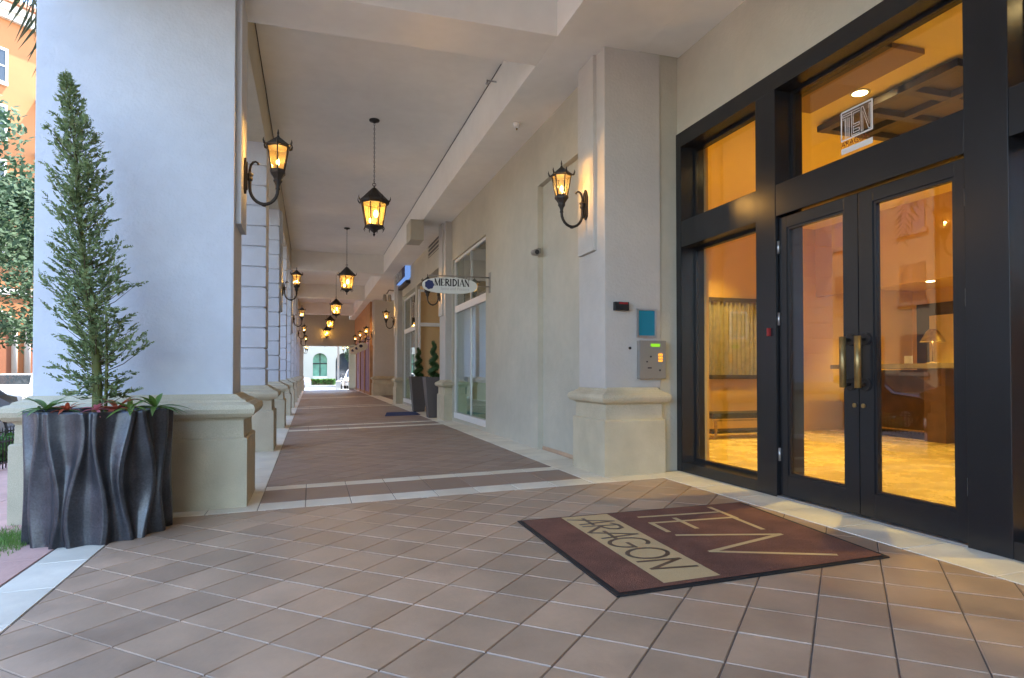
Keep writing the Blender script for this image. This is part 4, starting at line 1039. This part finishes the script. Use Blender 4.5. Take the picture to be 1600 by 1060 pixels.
MB().box(-8.4, 2.5, 75.15, 76.1, ZR, ZR+.68).build('twigs', M['bark'], hg); hd.build('foliage', M['hedgeL'], hg)

# ------------------------------------------------------------------ vehicles
def car(x, y, rz, paint, label, suv=False, s=1.0):
    th = thing('parked_car', label, 'car', (0, 0, 0), 'cars parked along the street')
    L, W, H = 4.5, 1.8, 1.62 if suv else 1.45
    prof_ = [(-2.25, .38), (-2.25, .72), (-2.1, .86), (-1.0, .97), (-.35, H-.06), (.1, H), (1.0, H-.02), (1.75, 1.05 if not suv else H-.25), (2.15, 1.0), (2.25, .75), (2.25, .36)]
    bm = bmesh.new(); secs = []
    hw = [W/2]*len(prof_)
    b = MB(); ins = lambda z: max(0, (z-.95))*.32+max(0, .5-z)*.15
    Lr = [[(px, -W/2+ins(pz), pz) for px, pz in prof_], [(px, W/2-ins(pz), pz) for px, pz in prof_]]
    n = len(prof_)
    mid = [[(px, yy, pz+.03*(1 if pz > .8 else 0)) for px, pz in prof_] for yy in (-W*.3, 0, W*.3)]
    rows_ = [Lr[0]]+mid+[Lr[1]]
    b.grid([[r[i] for r in rows_] for i in range(n)], smooth=True)
    b.face(Lr[0][::-1]); b.face(Lr[1])
    b.face([Lr[0][0], Lr[1][0], Lr[1][-1], Lr[0][-1]])
    bd = b.build('body', paint, th)
    g = MB()
    roofx = [(-.92, 1.0), (-.33, H-.10), (.1, H-.07), (.98, H-.09), (1.62, 1.06)]
    for sg in (-1, 1):
        P = [(px, sg*(W/2-ins(pz)+.006), pz) for px, pz in roofx]; g.face([P[0], P[1], P[2], (.12, sg*(W/2-ins(1.0)+.006), 1.0)]); 
        g.face([(.2, sg*(W/2-ins(1.0)+.006), 1.0), (.18, P[2][1], H-.07), P[3], P[4]])
    g.face([(-.98, -W*.42, 1.02), (-.98, W*.42, 1.02), (-.38, W*.36, H-.03), (-.38, -W*.36, H-.03)])
    g.face([(1.68, -W*.42, 1.12), (1.68, W*.42, 1.12), (1.08, W*.36, H-.02), (1.08, -W*.36, H-.02)])
    g.build('windows', M['carglass'], th)
    for wx in (-1.4, 1.38):
        for sg in (-1, 1):
            wh = MB(); yy = sg*(W/2-.11); wh.tube([(wx, yy-.1, .33), (wx, yy+.1, .33)], .33, 24); o = wh.build('wheel', M['rubber'], th)
            MB().tube([(wx, yy-.105, .33), (wx, yy+.105, .33)], .20, 18).build('rim', M['steel'], o)
    for sg in (-1, 1):
        MB().box(2.12, 2.262, sg*.62-.2, sg*.62+.2, .70, .92, .02).build('tail_light', M['tail'], th)
        MB().box(-2.262, -2.1, sg*.62-.2, sg*.62+.2, .62, .76, .02).build('headlight', M['chrome'], th)
    MB().box(2.252, 2.266, -.26, .26, .58, .70).build('number_plate', M['paper'], th)
    MB().box(-2.266, -2.2, -.5, .5, .42, .58, .01).build('grille', M['black'], th)
    th.location = (x, y, ZR); th.rotation_euler = (0, 0, rz); th.scale = (s, s, s)
    return th
car(-6.85, 14.0, R(90), M['carblk'], 'black car at the kerb, reflected in the entrance doors')
car(-12.2, 33, R(93), M['carwht'], 'white car far down the street left of the pier')
car(-11.9, 38.6, R(92), M['carred'], 'red car parked beyond the white car on the far street')
car(3.85, 58.5, R(84), M['carwht'], 'white suv seen through the far opening', True, 1.1)
car(-2.35, 59, R(10), M['carwht'], 'pale car mostly hidden at the left of the far opening')
sc = thing('parked_scooter', 'grey motor scooter parked by the post in the far opening', 'scooter', (2.32, 53.2, -.15))
sx = 2.32; b = MB(); b.tube([(sx, 52.6, .1), (sx, 52.6, .34), (sx, 52.85, .40), (sx, 53.4, .40), (sx, 53.6, .75)], [.14, .17, .15, .15, .06], 10); b.box(sx-.15, sx+.15, 52.5, 53.1, .58, .74, .05); b.build('body', M['steel'], sc)
for y_ in (52.45, 53.75): MB().tube([(sx-.06, y_, .07), (sx+.06, y_, .07)], .22, 18).build('wheel', M['rubber'], sc)
MB().tube([(sx, 53.7, .2), (sx, 53.55, 1.0)], .035, 8).tube([(sx-.34, 53.5, 1.06), (sx+.34, 53.5, 1.06)], .022, 8).build('handlebar', M['black'], sc)

# ------------------------------------------------------------------ street side: palm, trees, fence, orange building
def leaf_cloud(mb, c, r, n, L, rg, squash=.8):
    for i in range(n):
        v = Vector((rg.gauss(0, 1), rg.gauss(0, 1), rg.gauss(0, 1))).normalized()*rg.random()**.45; q = Vector(c)+Vector((v.x*r, v.y*r, v.z*r*squash))
        d = Vector((rg.uniform(-1, 1), rg.uniform(-1, 1), rg.uniform(-.8, .6))).normalized(); s_ = d.orthogonal().normalized()*L*.28; l = L*rg.uniform(.7, 1.3)
        mb.face([q, q+d*l*.5+s_, q+d*l, q+d*l*.5-s_])
def tree(x, y, h, r, n, label, seed, low=.45):
    th = thing('street_tree', label, 'tree', (x, y, ZR), 'leafy trees along the street'); rg = random.Random(seed)
    tk = MB(); tk.tube([(x, y, ZR), (x+.1, y, ZR+h*.3), (x-.05, y+.1, ZR+h*.6)], [.22, .17, .10], 10)
    fo = MB(); fo.raw = True
    for k in range(13):
        a = rg.uniform(0, 6.28); el = rg.uniform(.0, 1); c = Vector((x+r*.72*math.cos(a)*rg.random()**.5, y+r*.72*math.sin(a)*rg.random()**.5, ZR+h*(low+(1-low)*el)-r*.15))
        tk.tube([(x, y, ZR+h*.35), tuple((Vector((x, y, ZR+h*.5))+c)/2), tuple(c)], [.08, .05, .02], 6)
        leaf_cloud(fo, c, r*rg.uniform(.32, .5), n, .24, rg)
    tk.build('trunk', M['bark'], th); fo.build('crown', M['leafA'], th)
tree(-11.3, 26.5, 10.5, 3.2, 900, 'green leafy tree between the pier and the orange building', 3)
tree(-12.6, 36.5, 8.5, 3.2, 700, 'farther green leafy tree before the orange building', 4)
tree(5.1, 73.2, 4.8, 1.7, 420, 'leafy tree beside the arched building at the far street', 8, .4)
def palm(x, y, h, label, seed):
    th = thing('palm_tree', label, 'palm tree', (x, y, ZR)); rg = random.Random(seed)
    tk = MB(); P = []; rr = []
    for i in range(60): P.append((x+.15*math.sin(i/25), y, ZR+h*i/59)); rr.append(.19-.05*i/59+(.018 if i % 2 else 0))
    tk.tube(P, rr, 14); tk.build('trunk', M['bark'], th)
    top = Vector(P[-1]); fo = MB(); fo.raw = True; rib = MB()
    for k in range(46):
        a = k*2.4+rg.uniform(-.3, .3); el = R(rg.uniform(-35, 70)); L = rg.uniform(2.4, 3.3); pts = []
        for i in range(15):
            f = i/14; hx = L*f*math.cos(el*.8); hz = L*f*math.sin(el)-L*1.0*f*f*(.45+.35*math.cos(el)); pts.append(top+Vector((math.cos(a)*hx, math.sin(a)*hx, hz+.15)))
        rib.tube(pts, [.03*(1-.85*i/14) for i in range(15)], 5, cap=False)
        sdv = Vector((-math.sin(a), math.cos(a), 0))
        for i in range(1, 15):
            for sub in (0, .33, .66):
                q = pts[i-1].lerp(pts[i], sub+.15); tg = (pts[i]-pts[i-1]).normalized()
                ll = .75*math.sin(math.pi*(.12+.8*i/15))*rg.uniform(.85, 1.1)
                for sg in (-1, 1):
                    e_ = (sdv*sg*.8+tg*.55+Vector((0, 0, rg.uniform(-.75, -.1)))).normalized(); n_ = e_.cross(tg).normalized().cross(e_)*.019
                    fo.face([q-n_*.4, q+e_*ll*.4-n_, q+e_*ll, q+e_*ll*.4+n_])
    rib.build('frond_ribs', M['stem'], th); fo.build('fronds', M['frond'], th)
palm(-4.62, 10.35, 8.0, 'palm tree in the fenced bed with drooping fronds beside the nearest pier', 2)
palm(-6.6, 4.5, 7.2, 'palm tree at the kerb, seen only in the door glass', 9)
fn = thing('tree_bed_fence', 'low black iron fence round a planting bed by the kerb', 'fence', (-4.5, 12.6, fz(-4.6)))
b = MB(); z = fz(-4.6)
for i in range(47):
    yy = 9.8+i*.1
    for xx in (-4.85, -4.15): b.tube([(xx, yy, z), (xx, yy, z+.42), (xx, yy, z+.47)], [.009, .009, .002], 5)
for xx in (-4.85, -4.15):
    for zz in (.08, .38): b.box(xx-.008, xx+.008, 9.8, 14.4, z+zz, z+zz+.02)
for yy in (9.8, 14.4):
    for zz in (.08, .38): b.box(-4.85, -4.15, yy-.008, yy+.008, z+zz, z+zz+.02)
b.build('railing', M['dark'], fn)
gc = MB(); gc.raw = True; leaf_cloud(gc, (-4.5, 12.0, z+.15), .45, 1200, .13, random.Random(1), .5); leaf_cloud(gc, (-4.5, 13.4, z+.15), .5, 1200, .13, random.Random(2), .5)
struct(gc.build('ground_cover', M['hedgeL']), 'stuff')
st = MB(); st.raw = True
for i in range(5000):
    x = rnd.uniform(-4.85, -4.0); y_ = rnd.uniform(14.6, 20); a = rnd.uniform(0, 6.28); h = rnd.uniform(.02, .06); zz = fz(x)
    st.face([(x-.006*math.sin(a), y_+.006*math.cos(a), zz), (x+.006*math.sin(a), y_-.006*math.cos(a), zz), (x+.03*math.cos(a), y_+.03*math.sin(a), zz+h)])
struct(st.build('grass_verge', M['lawn']), 'stuff')
# orange corner building: facade turned 45 degrees, then along the street
ob = thing('orange_building', 'tall orange stucco building with balconies and terracotta arches across the street', 'building', (-17, 44, ZR))
org = Vector((-16.0, 43.5, 0)); ud = Vector((q2, q2, 0)); nd = Vector((q2, -q2, 0))      # along the facade, out of it
def W3(u, o, z): p = org+ud*u+nd*o; return (p.x, p.y, z)
def obox(mb, u0, u1, o0, o1, z0, z1):
    P = [W3(u, o, z) for z in (z0, z1) for u, o in ((u0, o0), (u1, o0), (u1, o1), (u0, o1))]
    for q in ((0, 3, 2, 1), (4, 5, 6, 7), (0, 1, 5, 4), (1, 2, 6, 5), (2, 3, 7, 6), (3, 0, 4, 7)): mb.face([P[k] for k in q])
b = MB(); obox(b, -9, 14, -9, 0, ZR, 22.6); b.build('wall', M['orange'], ob)
b = MB(); obox(b, -9.3, 14.3, -8, .45, 21.6, 22.0); obox(b, -9.2, 14.2, -8, .25, 21.2, 21.6); b.build('cornice', M['trimw'], ob)
b = MB(); obox(b, -9.1, 14.1, -.1, .12, 5.6, 6.0); b.build('string_course', M['trimw'], ob)
b = MB(); obox(b, -9.5, 14.5, -8, .7, 22.0, 22.25); b.build('roof', M['roof'], ob)
for u in (-7.2, -4.3, -1.5, 4.6, 7.5):
    for z in (8.0, 11.3, 14.4, 17.6):
        b = MB(); obox(b, u-.62, u+.62, .01, .06, z, z+1.75); wn = b.build('window', M['winblk'], ob)
        b = MB(); obox(b, u-.75, u+.75, .0, .14, z-.2, z-.001); obox(b, u-.75, u-.63, 0, .1, z, z+1.75); obox(b, u+.63, u+.75, 0, .1, z, z+1.75); obox(b, u-.75, u+.75, 0, .1, z+1.76, z+1.9); obox(b, u-.03, u+.03, .061, .09, z, z+1.75); obox(b, u-.62, u+.62, .062, .09, z+.85, z+.92); b.build('window_frame', M['trimw'], wn)
for z in (10.9, 14.0, 17.2):
    b = MB(); obox(b, .7, 3.4, .0, 1.1, z-.18, z); bal = b.build('balcony', M['trimw'], ob)
    b = MB()
    for i in range(18): obox(b, .75+i*.155, .77+i*.155, 1.05, 1.07, z, z+.95)
    obox(b, .7, 3.4, 1.03, 1.09, z+.95, z+1.0); b.build('railing', M['dark'], bal)
    b = MB(); obox(b, 1.2, 2.9, .01, .05, z, z+2.1); b.build('balcony_door', M['winblk'], ob)
for u in (-5.5, -1.2, 1.35, 5.2, 9.5):
    b = MB(); pts = arc(u, 3.6, .95, 180, 0, 10); poly = [(u-.95, .0)]+pts+[(u+.95, .0)]
    b.face([W3(a, .03, z) for a, z in poly]); b.build('arch_panel', M['terra'], ob)
    b = MB(); b.tube([W3(a, .06, z) for a, z in poly], .16, 6); b.build('arch_surround', M['trimw'], ob)
ol_ = thing('street_block', 'terracotta and brown block with low and tall wings along the opposite pavement', 'building', (-33, 5, ZR))
b = MB().box(-40, -27.5, -40, 28, ZR, 5.2); b.build('wall', M['terra'], ol_)
b = MB().box(-30, -19.0, 9.5, 34, ZR, 15).box(-30, -18.6, 9.2, 34.3, 15.01, 15.4); b.build('tall_wing', mat('brown_stucco', (.14, .105, .06), .85, var=(.5, .15)), ol_)  # dark wing added to keep bright sky out of the door reflections
b = MB().box(-40.2, -27.2, -40.2, 28.2, 5.2, 5.6); b.build('cornice', M['trimw'], ol_)
for i in range(6):
    for z in (1.2, 4.6, 8.0, 11.2):
        wn = MB().box(-19.0, -18.95, 10.8+i*4, 12.2+i*4, z, z+1.8).build('window', M['winblk'], ol_)
        MB().box(-19.0, -18.9, 10.65+i*4, 12.35+i*4, z-.2, z-.001).box(-18.949, -18.92, 11.46+i*4, 11.54+i*4, z, z+1.8).build('window_frame', M['coff2'], wn)
for i in range(14):
    for z in (1.0,):
        wn = MB().box(-27.5, -27.44, -37+i*4.6, -35.4+i*4.6, z, z+1.9).build('window', M['winblk'], ol_)
        MB().box(-27.5, -27.40, -37.15+i*4.6, -35.25+i*4.6, z-.2, z-.001).box(-27.5, -27.42, -36.24+i*4.6, -36.16+i*4.6, z, z+1.9).build('window_frame', M['trimw'], wn)
